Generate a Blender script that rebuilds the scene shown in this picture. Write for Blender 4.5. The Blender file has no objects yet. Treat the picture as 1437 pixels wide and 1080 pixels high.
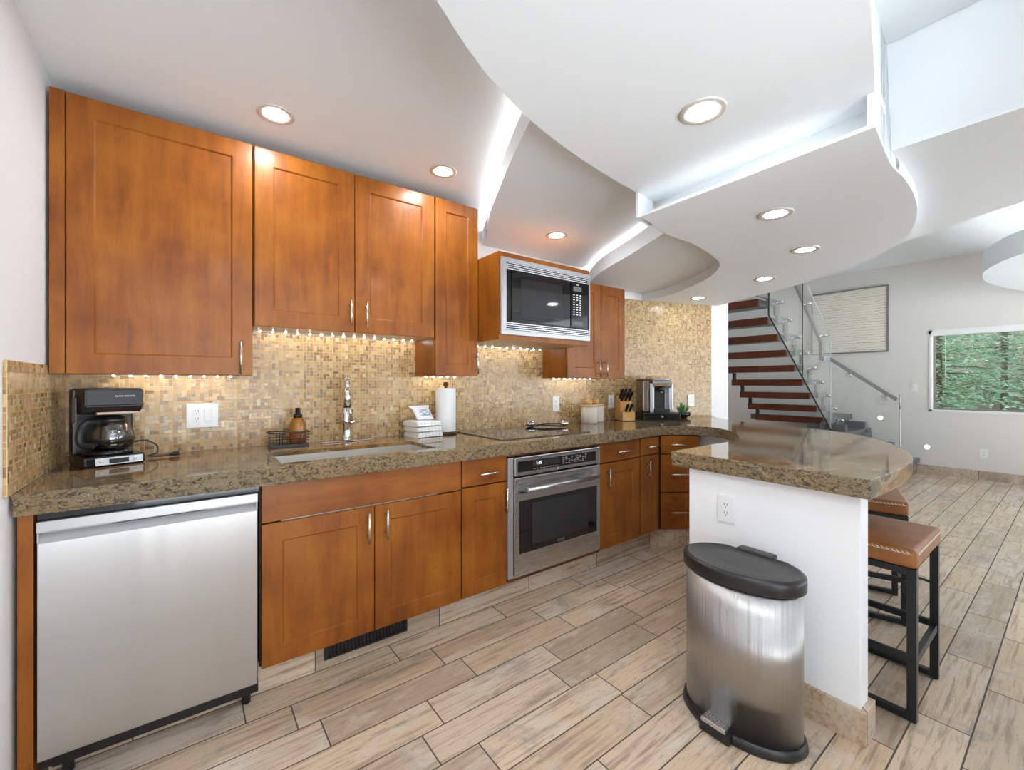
import bpy, bmesh, math, random
from mathutils import Vector, Matrix, noise as mnoise

sc = bpy.context.scene
COL = sc.collection
PI = math.pi
R = math.radians
random.seed(7)

# ------------------------------------------------------------------ camera
cam_d = bpy.data.cameras.new('camera')
cam_d.sensor_fit = 'HORIZONTAL'; cam_d.sensor_width = 36.0
cam_d.lens = 606.0/1437.0*36.0
cam_d.shift_y = -3.0/1437.0
cam_d.clip_start = 0.02
cam = bpy.data.objects.new('camera', cam_d); COL.objects.link(cam)
cam.location = (0, 0, 1.27); cam.rotation_euler = (R(90), 0, R(-37))
sc.camera = cam

# ------------------------------------------------------------------ world, exposure
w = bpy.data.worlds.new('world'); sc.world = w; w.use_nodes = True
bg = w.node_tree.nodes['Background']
# overcast sky above, an added bright glow below the horizon to light the ceilings
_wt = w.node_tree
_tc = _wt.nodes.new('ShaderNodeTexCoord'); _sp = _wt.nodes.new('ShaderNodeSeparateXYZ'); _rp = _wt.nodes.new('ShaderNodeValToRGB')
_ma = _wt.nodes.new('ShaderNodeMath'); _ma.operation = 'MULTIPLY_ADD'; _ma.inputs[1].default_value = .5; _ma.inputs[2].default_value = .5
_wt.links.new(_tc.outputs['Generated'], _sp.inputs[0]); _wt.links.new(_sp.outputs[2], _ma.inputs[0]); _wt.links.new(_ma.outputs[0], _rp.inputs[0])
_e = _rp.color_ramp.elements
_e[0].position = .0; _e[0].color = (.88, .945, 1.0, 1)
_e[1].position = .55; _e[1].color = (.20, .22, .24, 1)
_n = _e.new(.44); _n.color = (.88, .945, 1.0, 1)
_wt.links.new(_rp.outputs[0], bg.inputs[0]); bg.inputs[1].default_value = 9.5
sc.view_settings.view_transform = 'Standard'
sc.view_settings.look = 'None'
sc.view_settings.gamma = 1.0
sc.view_settings.exposure = 0.21
try: sc.view_settings.use_curve_mapping = False
except Exception: pass

DOWN_E = 215.0      # downlight lens emission
COVE_E = 15.0      # cove strip emission
LED_E = 190.0       # under-cabinet leds

# ------------------------------------------------------------------ node helpers
class NT:
    def __init__(s, name):
        s.m = bpy.data.materials.new(name); s.m.use_nodes = True
        s.t = s.m.node_tree; s.n = s.t.nodes; s.l = s.t.links
        s.b = s.n['Principled BSDF']
    def new(s, t, **k):
        n = s.n.new(t)
        for a, v in k.items(): setattr(n, a, v)
        return n
    def put(s, sock, v):
        if isinstance(v, bpy.types.NodeSocket): s.l.new(v, sock)
        elif v is not None: sock.default_value = v
    def mth(s, op, a, b=None, c=None):
        n = s.new('ShaderNodeMath', operation=op)
        s.put(n.inputs[0], a)
        if b is not None: s.put(n.inputs[1], b)
        if c is not None: s.put(n.inputs[2], c)
        return n.outputs[0]
    def mix(s, f, a, b, blend='MIX'):
        n = s.new('ShaderNodeMix', data_type='RGBA', blend_type=blend)
        s.put(n.inputs[0], f); s.put(n.inputs[6], a); s.put(n.inputs[7], b)
        return n.outputs[2]
    def ramp(s, f, stops, interp='LINEAR'):
        n = s.new('ShaderNodeValToRGB'); n.color_ramp.interpolation = interp
        e = n.color_ramp.elements
        while len(e) < len(stops): e.new(0.5)
        for i, (p, c) in enumerate(stops):
            e[i].position = p; e[i].color = (c[0], c[1], c[2], 1)
        s.put(n.inputs[0], f); return n.outputs[0]
    def pos(s):
        return s.new('ShaderNodeNewGeometry').outputs['Position']
    def obj(s):
        return s.new('ShaderNodeTexCoord').outputs['Object']
    def mapped(s, v, scale=(1,1,1), loc=(0,0,0), rot=(0,0,0)):
        n = s.new('ShaderNodeMapping'); s.put(n.inputs[0], v)
        n.inputs['Scale'].default_value = scale; n.inputs['Location'].default_value = loc
        n.inputs['Rotation'].default_value = rot
        return n.outputs[0]
    def noise(s, v, scale=5, detail=4, rough=0.5, dist=0.0, out=0):
        n = s.new('ShaderNodeTexNoise'); s.put(n.inputs['Vector'], v)
        n.inputs['Scale'].default_value = scale; n.inputs['Detail'].default_value = detail
        n.inputs['Roughness'].default_value = rough; n.inputs['Distortion'].default_value = dist
        return n.outputs[out]
    def vor(s, v, scale=5, feature='F1', out=0):
        n = s.new('ShaderNodeTexVoronoi', feature=feature); s.put(n.inputs['Vector'], v)
        n.inputs['Scale'].default_value = scale
        return n.outputs[out]
    def white(s, v, out=0):
        n = s.new('ShaderNodeTexWhiteNoise', noise_dimensions='3D'); s.put(n.inputs['Vector'], v)
        return n.outputs[out]
    def xyz(s, v):
        n = s.new('ShaderNodeSeparateXYZ'); s.put(n.inputs[0], v); return n.outputs
    def comb(s, x, y, z):
        n = s.new('ShaderNodeCombineXYZ')
        for i, q in enumerate((x, y, z)): s.put(n.inputs[i], q)
        return n.outputs[0]
    def bump(s, h, strength=0.3, dist=0.01):
        n = s.new('ShaderNodeBump'); n.inputs['Strength'].default_value = strength
        n.inputs['Distance'].default_value = dist; s.put(n.inputs['Height'], h)
        s.put(s.b.inputs['Normal'], n.outputs[0])
    def set(s, **k):
        for a, v in k.items():
            s.put(s.b.inputs[a.replace('_', ' ')], v)
        return s

def simple(name, col, rough=0.5, metal=0.0, bumps=0.0, bscale=60, **k):
    t = NT(name)
    c = (col[0], col[1], col[2], 1)
    v = t.obj()
    n = t.noise(v, bscale, 3)
    t.put(t.b.inputs['Base Color'], t.mix(t.mth('MULTIPLY', n, 0.12), c, (col[0]*.8, col[1]*.8, col[2]*.8, 1)))
    t.set(Roughness=rough, Metallic=metal)
    for a, q in k.items(): t.put(t.b.inputs[a.replace('_', ' ')], q)
    if bumps: t.bump(n, bumps, 0.002)
    return t.m

def emit(name, col, strength):
    t = NT(name)
    t.set(Base_Color=(col[0], col[1], col[2], 1), Roughness=.6)
    t.put(t.b.inputs['Emission Color'], (col[0], col[1], col[2], 1))
    t.put(t.b.inputs['Emission Strength'], strength)
    return t.m

def mat_wood(name, dark, mid, light, axis='Z', rough=0.36, coat=0.08):
    t = NT(name); v = t.pos()
    sc_ = {'Z': (9, 9, 1.1), 'X': (1.1, 9, 9), 'Y': (9, 1.1, 9)}[axis]
    a = t.noise(t.mapped(v, sc_), 2.2, 5, .55, .6)
    b = t.noise(v, 4.5, 3, .5)
    g = t.noise(t.mapped(v, tuple(q*7 for q in sc_)), 3.0, 3, .6)
    f = t.mth('ADD', t.mth('MULTIPLY', a, .45), t.mth('MULTIPLY', b, .55))
    c = t.ramp(f, [(.33, dark), (.5, mid), (.68, light)])
    c = t.mix(t.mth('MULTIPLY', t.ramp(g, [(.35, (0,0,0)), (.7, (1,1,1))]), .16), c, (dark[0]*.7, dark[1]*.7, dark[2]*.7, 1))
    k = t.noise(v, 11, 2, .5)
    c = t.mix(t.mth('MULTIPLY', t.ramp(k, [(.70, (0,0,0)), (.80, (1,1,1))]), .45), c, (dark[0]*.5, dark[1]*.5, dark[2]*.5, 1))
    t.set(Base_Color=c, Roughness=rough, Coat_Weight=coat, Coat_Roughness=.16, Specular_IOR_Level=.26)
    t.bump(g, .05, .001)
    return t.m

def mat_steel(name, col=(.62,.62,.63), axis='Z', rough=.24):
    t = NT(name); v = t.obj()
    s_ = {'Z': (160, 160, 2.2), 'X': (2.2, 160, 160), 'Y': (160, 2.2, 160)}[axis]
    n = t.noise(t.mapped(v, s_), 3, 3, .6)
    t.set(Base_Color=t.mix(n, (col[0]*.86, col[1]*.86, col[2]*.86, 1), (col[0], col[1], col[2], 1)), Metallic=1.0,
          Roughness=t.mth('ADD', t.mth('MULTIPLY', n, .12), rough-.04))
    return t.m

def mat_dish_steel():
    # brushed sheet with slightly wavy panel: broad vertical undulations
    t = NT('brushed_panel'); v = t.obj()
    x, y, z = t.xyz(v)[0:3]
    wv = t.noise(t.mapped(v, (5.5, 1, .35)), 1.3, 1.5, .5)
    t.set(Base_Color=(.57, .57, .575, 1), Metallic=1.0, Roughness=.34, Anisotropic=.75, Tangent=t.comb(1.0, 0.0, 0.0))
    t.bump(wv, .5, .03)
    return t.m

def mat_can():
    t = NT('streaked_steel'); v = t.obj()
    n = t.noise(t.mapped(v, (26, 26, .25)), 1.0, 3, .6)
    f = t.noise(t.mapped(v, (150, 150, 1.5)), 2, 2, .5)
    t.set(Base_Color=t.mix(f, (.40, .385, .375, 1), (.47, .455, .445, 1)), Metallic=1.0, Roughness=.38, Anisotropic=.9)
    nn = t.new('ShaderNodeNewGeometry').outputs['Normal']; q = t.xyz(nn)
    t.put(t.b.inputs['Tangent'], t.comb(t.mth('MULTIPLY', q[1], -1.0), q[0], 0.0))
    t.bump(n, .5, .012)
    return t.m

def mat_mosaic():
    t = NT('mosaic_tile'); v = t.pos()
    x, y, z = t.xyz(v)[0:3]
    S = .0515
    # run along the wall: x on the long wall and y on the return wall
    nrm = t.xyz(t.new('ShaderNodeNewGeometry').outputs['Normal'])
    isx = t.mth('GREATER_THAN', t.mth('ABSOLUTE', nrm[0]), .8)
    run = t.mth('ADD', t.mth('MULTIPLY', y, isx), t.mth('MULTIPLY', x, t.mth('SUBTRACT', 1.0, isx)))
    us = t.mth('DIVIDE', run, S); vs = t.mth('DIVIDE', z, S)
    cu = t.mth('FLOOR', us); cv = t.mth('FLOOR', vs)
    u = t.mth('MULTIPLY', t.mth('SUBTRACT', us, cu), 3.0); q = t.mth('MULTIPLY', t.mth('SUBTRACT', vs, cv), 3.0)
    gt = lambda a, b: t.mth('GREATER_THAN', a, b)
    lt = lambda a, b: t.mth('LESS_THAN', a, b)
    mul = lambda a, b: t.mth('MULTIPLY', a, b)
    A = mul(gt(q, 2.0), lt(u, 2.0)); B = mul(gt(u, 2.0), gt(q, 1.0))
    C = mul(lt(q, 1.0), gt(u, 1.0)); D = mul(lt(u, 1.0), lt(q, 2.0))
    idn = t.mth('ADD', t.mth('ADD', A, mul(B, 2.0)), t.mth('ADD', mul(C, 3.0), mul(D, 4.0)))
    cen = lt(idn, .5)
    # grout: distance to the inner and outer joints
    g = .075
    def near(a, val): return lt(t.mth('ABSOLUTE', t.mth('SUBTRACT', a, val)), g)
    def OR(a, b): return t.mth('MAXIMUM', a, b)
    j = OR(mul(near(q, 2.0), lt(u, 2.0)), mul(near(u, 2.0), gt(q, 1.0)))
    j = OR(j, mul(near(q, 1.0), gt(u, 1.0))); j = OR(j, mul(near(u, 1.0), lt(q, 2.0)))
    for a in (u, q):
        j = OR(j, lt(a, g)); j = OR(j, gt(a, 3.0-g))
    rnd = t.white(t.comb(cu, cv, idn))
    rnd2 = t.white(t.comb(cv, t.mth('ADD', idn, 17.0), cu))
    col = t.ramp(rnd, [(0, (.20,.100,.030)), (.16, (.31,.172,.058)), (.45, (.43,.255,.092)), (.75, (.51,.33,.130)), (1, (.61,.44,.215))])
    st = t.noise(t.mapped(v, (30, 30, 90)), 1.5, 4, .6)
    col = t.mix(t.mth('MULTIPLY', st, .35), col, (.34,.21,.10,1))
    ccol = t.ramp(rnd2, [(0, (.16,.12,.07)), (.45, (.34,.31,.22)), (.75, (.48,.41,.28)), (1, (.58,.50,.34))])
    col = t.mix(cen, col, ccol)
    col = t.mix(j, col, (.56,.41,.225,1))
    t.set(Base_Color=col, Roughness=t.mth('ADD', t.mth('MULTIPLY', rnd2, .22), t.mth('ADD', t.mth('MULTIPLY', j, .4), .14)))
    h = t.mth('SUBTRACT', t.mth('SUBTRACT', 1.0, j), t.mth('MULTIPLY', cen, .55))
    h = t.mth('ADD', h, t.mth('MULTIPLY', rnd, .35))
    t.bump(h, .5, .003)
    return t.m

def mat_granite(rough_edge=False):
    t = NT('granite_edge' if rough_edge else 'granite'); v = t.pos()
    sv = t.mapped(v, (1.0, 3.2, 3.2), rot=(0, 0, R(-7)))
    d = t.noise(sv, 2.2, 6, .62, 1.1)
    base = t.ramp(d, [(.30, (.025,.014,.008)), (.40, (.10,.050,.018)), (.47, (.25,.125,.040)), (.53, (.36,.225,.10)), (.58, (.14,.080,.037)), (.66, (.33,.155,.042)), (.76, (.44,.32,.17))])
    big = t.noise(t.mapped(v, (.8, 1.2, 1)), 1.9, 3, .5, .5)
    olive = t.ramp(t.noise(sv, 5, 6, .68, .9), [(.34, (.035,.030,.020)), (.46, (.12,.105,.066)), (.55, (.26,.23,.155)), (.62, (.16,.12,.065)), (.72, (.40,.35,.25))])
    c = t.mix(t.ramp(big, [(.44, (0,0,0)), (.58, (1,1,1))]), base, olive)
    org = t.noise(t.mapped(sv, (1, 1, 1), (4, 8, 2)), 2.6, 5, .65, 1.0)
    c = t.mix(t.mth('MULTIPLY', t.ramp(org, [(.54, (0,0,0)), (.64, (1,1,1))]), .75), c, (.30,.125,.028,1))
    sp = t.noise(v, 95, 3, .7)
    c = t.mix(t.mth('MULTIPLY', t.ramp(sp, [(.55, (0,0,0)), (.63, (1,1,1))]), .7), c, (.016,.013,.011,1))
    c = t.mix(t.mth('MULTIPLY', t.ramp(t.noise(t.mapped(v, (1,1,1), (3,5,1)), 60, 3, .6), [(.58, (0,0,0)), (.68, (1,1,1))]), .5), c, (.46,.36,.20,1))
    if rough_edge:
        q = t.noise(t.mapped(v, (1, 1, 1.7), (7,2,3)), 58, 5, .72, .9)
        cc = t.ramp(q, [(.34, (.016,.014,.013)), (.42, (.10,.072,.048)), (.50, (.27,.20,.11)), (.56, (.42,.33,.19)), (.61, (.14,.11,.075)), (.70, (.62,.56,.47))])
        bl = t.noise(t.mapped(v, (.6,.6,1), (1,1,0)), 2.6, 2)
        pal = t.ramp(bl, [(.40, (.25,.225,.215)), (.52, (.33,.24,.11)), (.62, (.30,.19,.06))])
        cc = t.mix(.5, cc, t.mix(1.0, cc, pal, 'OVERLAY'))
        t.set(Base_Color=cc, Roughness=.42)
        t.bump(q, .8, .010)
    else:
        t.set(Base_Color=c, Roughness=.07, Specular_IOR_Level=.42)
    return t.m

def mat_floor(name='plank_tile', base=False):
    t = NT(name); v = t.pos()
    x, y, z = t.xyz(v)[0:3]
    W, L = .1489, .605
    if base:
        run = t.mth('ADD', x, t.mth('MULTIPLY', y, -1.0)); row = t.mth('FLOOR', t.mth('ADD', t.mth('MULTIPLY', z, 0.0), 3.2)); fy = t.mth('ADD', t.mth('MULTIPLY', z, 0.0), .5)
    else:
        run = x
        ys = t.mth('DIVIDE', t.mth('SUBTRACT', y, .0964), W); row = t.mth('FLOOR', ys); fy = t.mth('SUBTRACT', ys, row)
    off = t.white(t.comb(row, 3.0, 1.0))
    xs = t.mth('ADD', t.mth('DIVIDE', run, L), t.mth('MULTIPLY', off, 3.0)); cx = t.mth('FLOOR', xs); fx = t.mth('SUBTRACT', xs, cx)
    ex = t.mth('MULTIPLY', t.mth('MINIMUM', fx, t.mth('SUBTRACT', 1.0, fx)), L)
    ey = t.mth('MULTIPLY', t.mth('MINIMUM', fy, t.mth('SUBTRACT', 1.0, fy)), W)
    e = t.mth('MINIMUM', ex, ey)
    j = t.mth('LESS_THAN', e, .0026)
    rid = t.white(t.comb(cx, row, 5.0)); rid2 = t.white(t.comb(row, cx, 9.0))
    so = t.comb(t.mth('ADD', x, t.mth('MULTIPLY', rid, 7.0)), t.mth('ADD', y, t.mth('MULTIPLY', rid2, 9.0)), z)
    g1 = t.noise(t.mapped(so, (1.1, 17, 17)), 2.6, 6, .62, .35)
    g2 = t.noise(t.mapped(so, (6, 30, 30)), 3.2, 5, .7, .4)
    g3 = t.noise(t.mapped(so, (1, 2.2, 1)), 4.0, 4, .6, .4)
    c = t.ramp(rid, [(0, (.40,.30,.215)), (.2, (.60,.48,.37)), (.4, (.50,.365,.24)), (.6, (.66,.51,.365)), (.8, (.57,.415,.275)), (1, (.58,.485,.40))])
    c = t.mix(t.ramp(g1, [(.36, (1,1,1)), (.52, (0,0,0))]), c, (.33,.235,.16,1))
    c = t.mix(t.mth('MULTIPLY', t.ramp(g3, [(.52, (0,0,0)), (.70, (1,1,1))]), .75), c, (.62,.55,.47,1))
    c = t.mix(t.mth('MULTIPLY', t.ramp(g2, [(.56, (0,0,0)), (.66, (1,1,1))]), .5), c, (.20,.15,.115,1))
    dk = t.mth('MULTIPLY', t.ramp(t.noise(so, 2.1, 5, .7, 1.2), [(.56, (0,0,0)), (.68, (1,1,1))]), .6)
    c = t.mix(dk, c, (.26,.225,.20,1))
    c = t.mix(j, c, (.085,.065,.05,1))
    t.set(Base_Color=c, Roughness=t.mth('ADD', t.mth('MULTIPLY', g2, .22), t.mth('ADD', .26, t.mth('MULTIPLY', j, .4))))
    h = t.mth('SUBTRACT', t.mth('MULTIPLY', g1, .3), j)
    t.bump(h, .28, .003)
    return t.m

def mat_glass(name, tint=(.93,.97,.95), refl=.10):
    t = NT(name)
    out = t.n['Material Output']
    tr = t.new('ShaderNodeBsdfTransparent'); tr.inputs[0].default_value = (*tint, 1)
    gl = t.new('ShaderNodeBsdfGlossy'); gl.inputs[0].default_value = (1,1,1,1); gl.inputs['Roughness'].default_value = .015
    lw = t.new('ShaderNodeLayerWeight'); lw.inputs[0].default_value = .35
    mx = t.new('ShaderNodeMixShader')
    t.l.new(t.mth('ADD', t.mth('MULTIPLY', lw.outputs['Fresnel'], .34), refl*.3), mx.inputs[0])
    t.l.new(tr.outputs[0], mx.inputs[1]); t.l.new(gl.outputs[0], mx.inputs[2])
    t.l.new(mx.outputs[0], out.inputs['Surface'])
    return t.m

def mat_art():
    t = NT('art_lines'); v = t.pos()
    x, y, z = t.xyz(v)[0:3]
    nz = t.noise(t.mapped(v, (1, 2.2, 9)), 2.5, 3, .5)
    zz = t.mth('ADD', t.mth('MULTIPLY', z, 26.0), t.mth('MULTIPLY', nz, 1.6))
    f = t.mth('FRACT', zz)
    ln = t.ramp(f, [(0, (1,1,1)), (.16, (0,0,0)), (.84, (0,0,0)), (1, (1,1,1))])
    th = t.noise(t.mapped(v, (1, 6, 24)), 2, 2)
    c = t.mix(t.mth('MULTIPLY', ln, t.ramp(th, [(.3, (.25,.25,.25)), (.6, (1,1,1))])), (.74,.70,.60,1), (.36,.33,.28,1))
    t.set(Base_Color=c, Roughness=.8)
    return t.m

def mat_leather():
    t = NT('tan_leather'); v = t.obj()
    n = t.noise(v, 7, 4, .6); f = t.noise(v, 220, 2)
    c = t.ramp(n, [(.35, (.25,.082,.021)), (.55, (.335,.122,.034)), (.7, (.41,.165,.055))])
    t.set(Base_Color=c, Roughness=.34); t.bump(f, .12, .001)
    return t.m

def mat_towel():
    t = NT('striped_towel'); v = t.obj(); x, y, z = t.xyz(v)[0:3]
    s = t.mth('FRACT', t.mth('MULTIPLY', x, 42.0))
    st = t.ramp(s, [(.0, (1,1,1)), (.18, (0,0,0)), (.9, (0,0,0)), (1, (1,1,1))])
    c = t.mix(t.mth('MULTIPLY', st, .65), (.80,.79,.77,1), (.42,.42,.45,1))
    t.set(Base_Color=c, Roughness=.95); t.bump(t.noise(v, 260, 2), .5, .002)
    return t.m

def mat_bark(): return simple('bark', (.10,.065,.045), .9, bumps=.6, bscale=30)

def mat_needles():
    t = NT('needles'); v = t.pos()
    n = t.noise(v, 2.3, 3, .6); m = t.noise(v, 17, 3, .6)
    c = t.ramp(n, [(.35, (.07,.19,.10)), (.5, (.17,.36,.18)), (.65, (.40,.58,.44))])
    c = t.mix(t.mth('MULTIPLY', t.ramp(m, [(.5, (0,0,0)), (.65, (1,1,1))]), .5), c, (.70,.80,.74,1))
    t.set(Base_Color=c, Roughness=.7)
    return t.m

M = {}
M['paint'] = simple('white_paint', (.84,.84,.845), .55, bumps=.03, bscale=180)
M['ceil'] = simple('ceiling_paint', (.835,.875,.905), .6, bumps=.02, bscale=200)
M['grey_paint'] = simple('warm_grey_paint', (.70,.665,.62), .6, bumps=.04, bscale=150)
M['cherry'] = mat_wood('cherry_wood', (.162,.041,.0045), (.262,.077,.007), (.345,.119,.012))
M['cherry_h'] = mat_wood('cherry_wood_across', (.165,.042,.005), (.257,.075,.008), (.325,.110,.013), 'X')
M['cherry_in'] = simple('maple_underside', (.55,.36,.18), .4)
M['dark_gap'] = simple('dark_carcass', (.03,.012,.006), .6)
M['steel'] = mat_steel('brushed_steel', axis='X')
M['steel_v'] = mat_can()
M['sink_steel'] = mat_steel('satin_steel', (.80,.77,.71), axis='X', rough=.42)
M['panel'] = mat_dish_steel()
M['light_steel'] = simple('pale_metal', (.44,.44,.45), .38, .7)
M['silver_paint'] = simple('silver_paint', (.50,.50,.51), .4, .2)
M['chrome'] = simple('chrome', (.80,.80,.82), .09, 1.0)
M['nickel'] = simple('satin_nickel', (.72,.69,.65), .26, 1.0)
M['band'] = simple('copper_band', (.42,.30,.22), .45, .5)
M['black'] = simple('black_plastic', (.014,.013,.013), .34, bumps=.03, bscale=300)
M['black_gloss'] = simple('black_gloss', (.008,.008,.009), .06)
M['black_glass'] = simple('black_glass', (.006,.006,.007), .03, Coat_Weight=.6, Coat_Roughness=.02)
M['grey_glass'] = simple('smoked_glass', (.028,.028,.030), .05)
M['black_metal'] = simple('black_metal', (.018,.019,.022), .36, .3)
M['grey_metal'] = simple('grey_painted_steel', (.20,.205,.21), .42, .3)
M['rail'] = simple('rail_steel', (.30,.30,.31), .3, .6)
M['trim'] = simple('downlight_trim', (.62,.58,.53), .5, .25)
M['dark_grey_metal'] = simple('dark_grey_step', (.105,.115,.12), .38, .2)
M['mosaic'] = mat_mosaic()
M['granite'] = mat_granite()
M['granite_edge'] = mat_granite(True)
M['floor'] = mat_floor()
M['base_tile'] = mat_floor('plank_base_tile', True)
M['glass'] = mat_glass('clear_glass', (.975,.985,.98), .05)
M['green_edge'] = simple('glass_edge', (.62,.72,.70), .15)
M['dark_edge'] = simple('black_seal', (.01,.01,.01), .5)
M['pane'] = mat_glass('window_glass', (.97,.98,.97), .05)
M['white_plastic'] = simple('white_plastic', (.80,.80,.79), .35)
M['slot'] = simple('dark_slot', (.05,.05,.05), .6)
M['amber'] = simple('amber_liquid', (.55,.24,.035), .08, Transmission_Weight=.55)
M['dark_amber'] = simple('dark_amber_glass', (.30,.07,.012), .10, Transmission_Weight=.3)
M['paper'] = simple('paper_towel', (.82,.82,.81), .95, bumps=.25, bscale=240)
M['towel'] = mat_towel()
M['walnut'] = mat_wood('walnut_stain', (.06,.02,.008), (.13,.045,.015), (.20,.075,.028))
M['tread'] = mat_wood('mahogany_tread', (.085,.018,.007), (.135,.032,.012), (.19,.050,.018), 'Y', .3)
M['riser'] = simple('frosted_riser', (.88,.91,.92), .8, Transmission_Weight=.75, IOR=1.08)
M['pale_wood'] = mat_wood('pale_wood', (.55,.33,.13), (.66,.42,.18), (.74,.52,.26), 'X', .45, .1)
M['block_wood'] = mat_wood('knife_block_wood', (.55,.29,.08), (.64,.36,.11), (.72,.44,.16), 'Z', .45, .1)
M['canister'] = mat_wood('whitewashed_wood', (.56,.50,.42), (.66,.61,.53), (.74,.70,.63), 'Z', .6, 0)
M['leather'] = mat_leather()
M['thread'] = simple('pale_thread', (.80,.72,.60), .8)
M['art'] = mat_art()
M['art_frame'] = simple('grey_frame', (.23,.22,.20), .4, .4)
M['bark'] = mat_bark(); M['needles'] = mat_needles()
M['ground'] = simple('forest_ground', (.20,.19,.13), .95, bumps=.5, bscale=9)
M['leaf'] = simple('succulent_leaf', (.055,.19,.055), .4)
M['leaf_edge'] = simple('succulent_pale', (.30,.42,.20), .45)
M['soil'] = simple('soil', (.03,.02,.015), .95)
M['smoke'] = simple('smoky_tank', (.42,.33,.25), .07, Transmission_Weight=.6)
M['silver'] = simple('silver_plastic', (.52,.53,.55), .3, .6)
M['carafe'] = mat_glass('carafe_glass', (.62,.62,.62), .35)
M['downlens'] = emit('downlight_lens', (.90,.955,1.0), DOWN_E)
M['downlens_low'] = emit('downlight_lens_dimmed', (.96,.98,1.0), DOWN_E*.3)
M['cove'] = emit('cove_strip', (1.0,.99,.97), COVE_E)
M['cove_dim'] = emit('cove_strip_dim', (1.0,.99,.97), COVE_E*.17)
M['led'] = emit('led_chip', (1.0,.95,.86), LED_E)
M['steplens'] = emit('step_lens', (1.0,.97,.93), 6.0)
M['digit'] = emit('display_digits', (.75,.85,.9), 1.2)
M['white_print'] = simple('white_print', (.72,.72,.72), .5)
M['grey_print'] = simple('grey_print', (.25,.25,.25), .5)
M['lcd'] = simple('grey_lcd', (.14,.16,.16), .2)
M['bag'] = simple('white_pouch', (.78,.80,.86), .4, bumps=.2, bscale=40)
M['bag_blue'] = simple('blue_print', (.26,.34,.42), .45)
M['bag_purple'] = simple('purple_print', (.16,.16,.33), .45)

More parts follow.
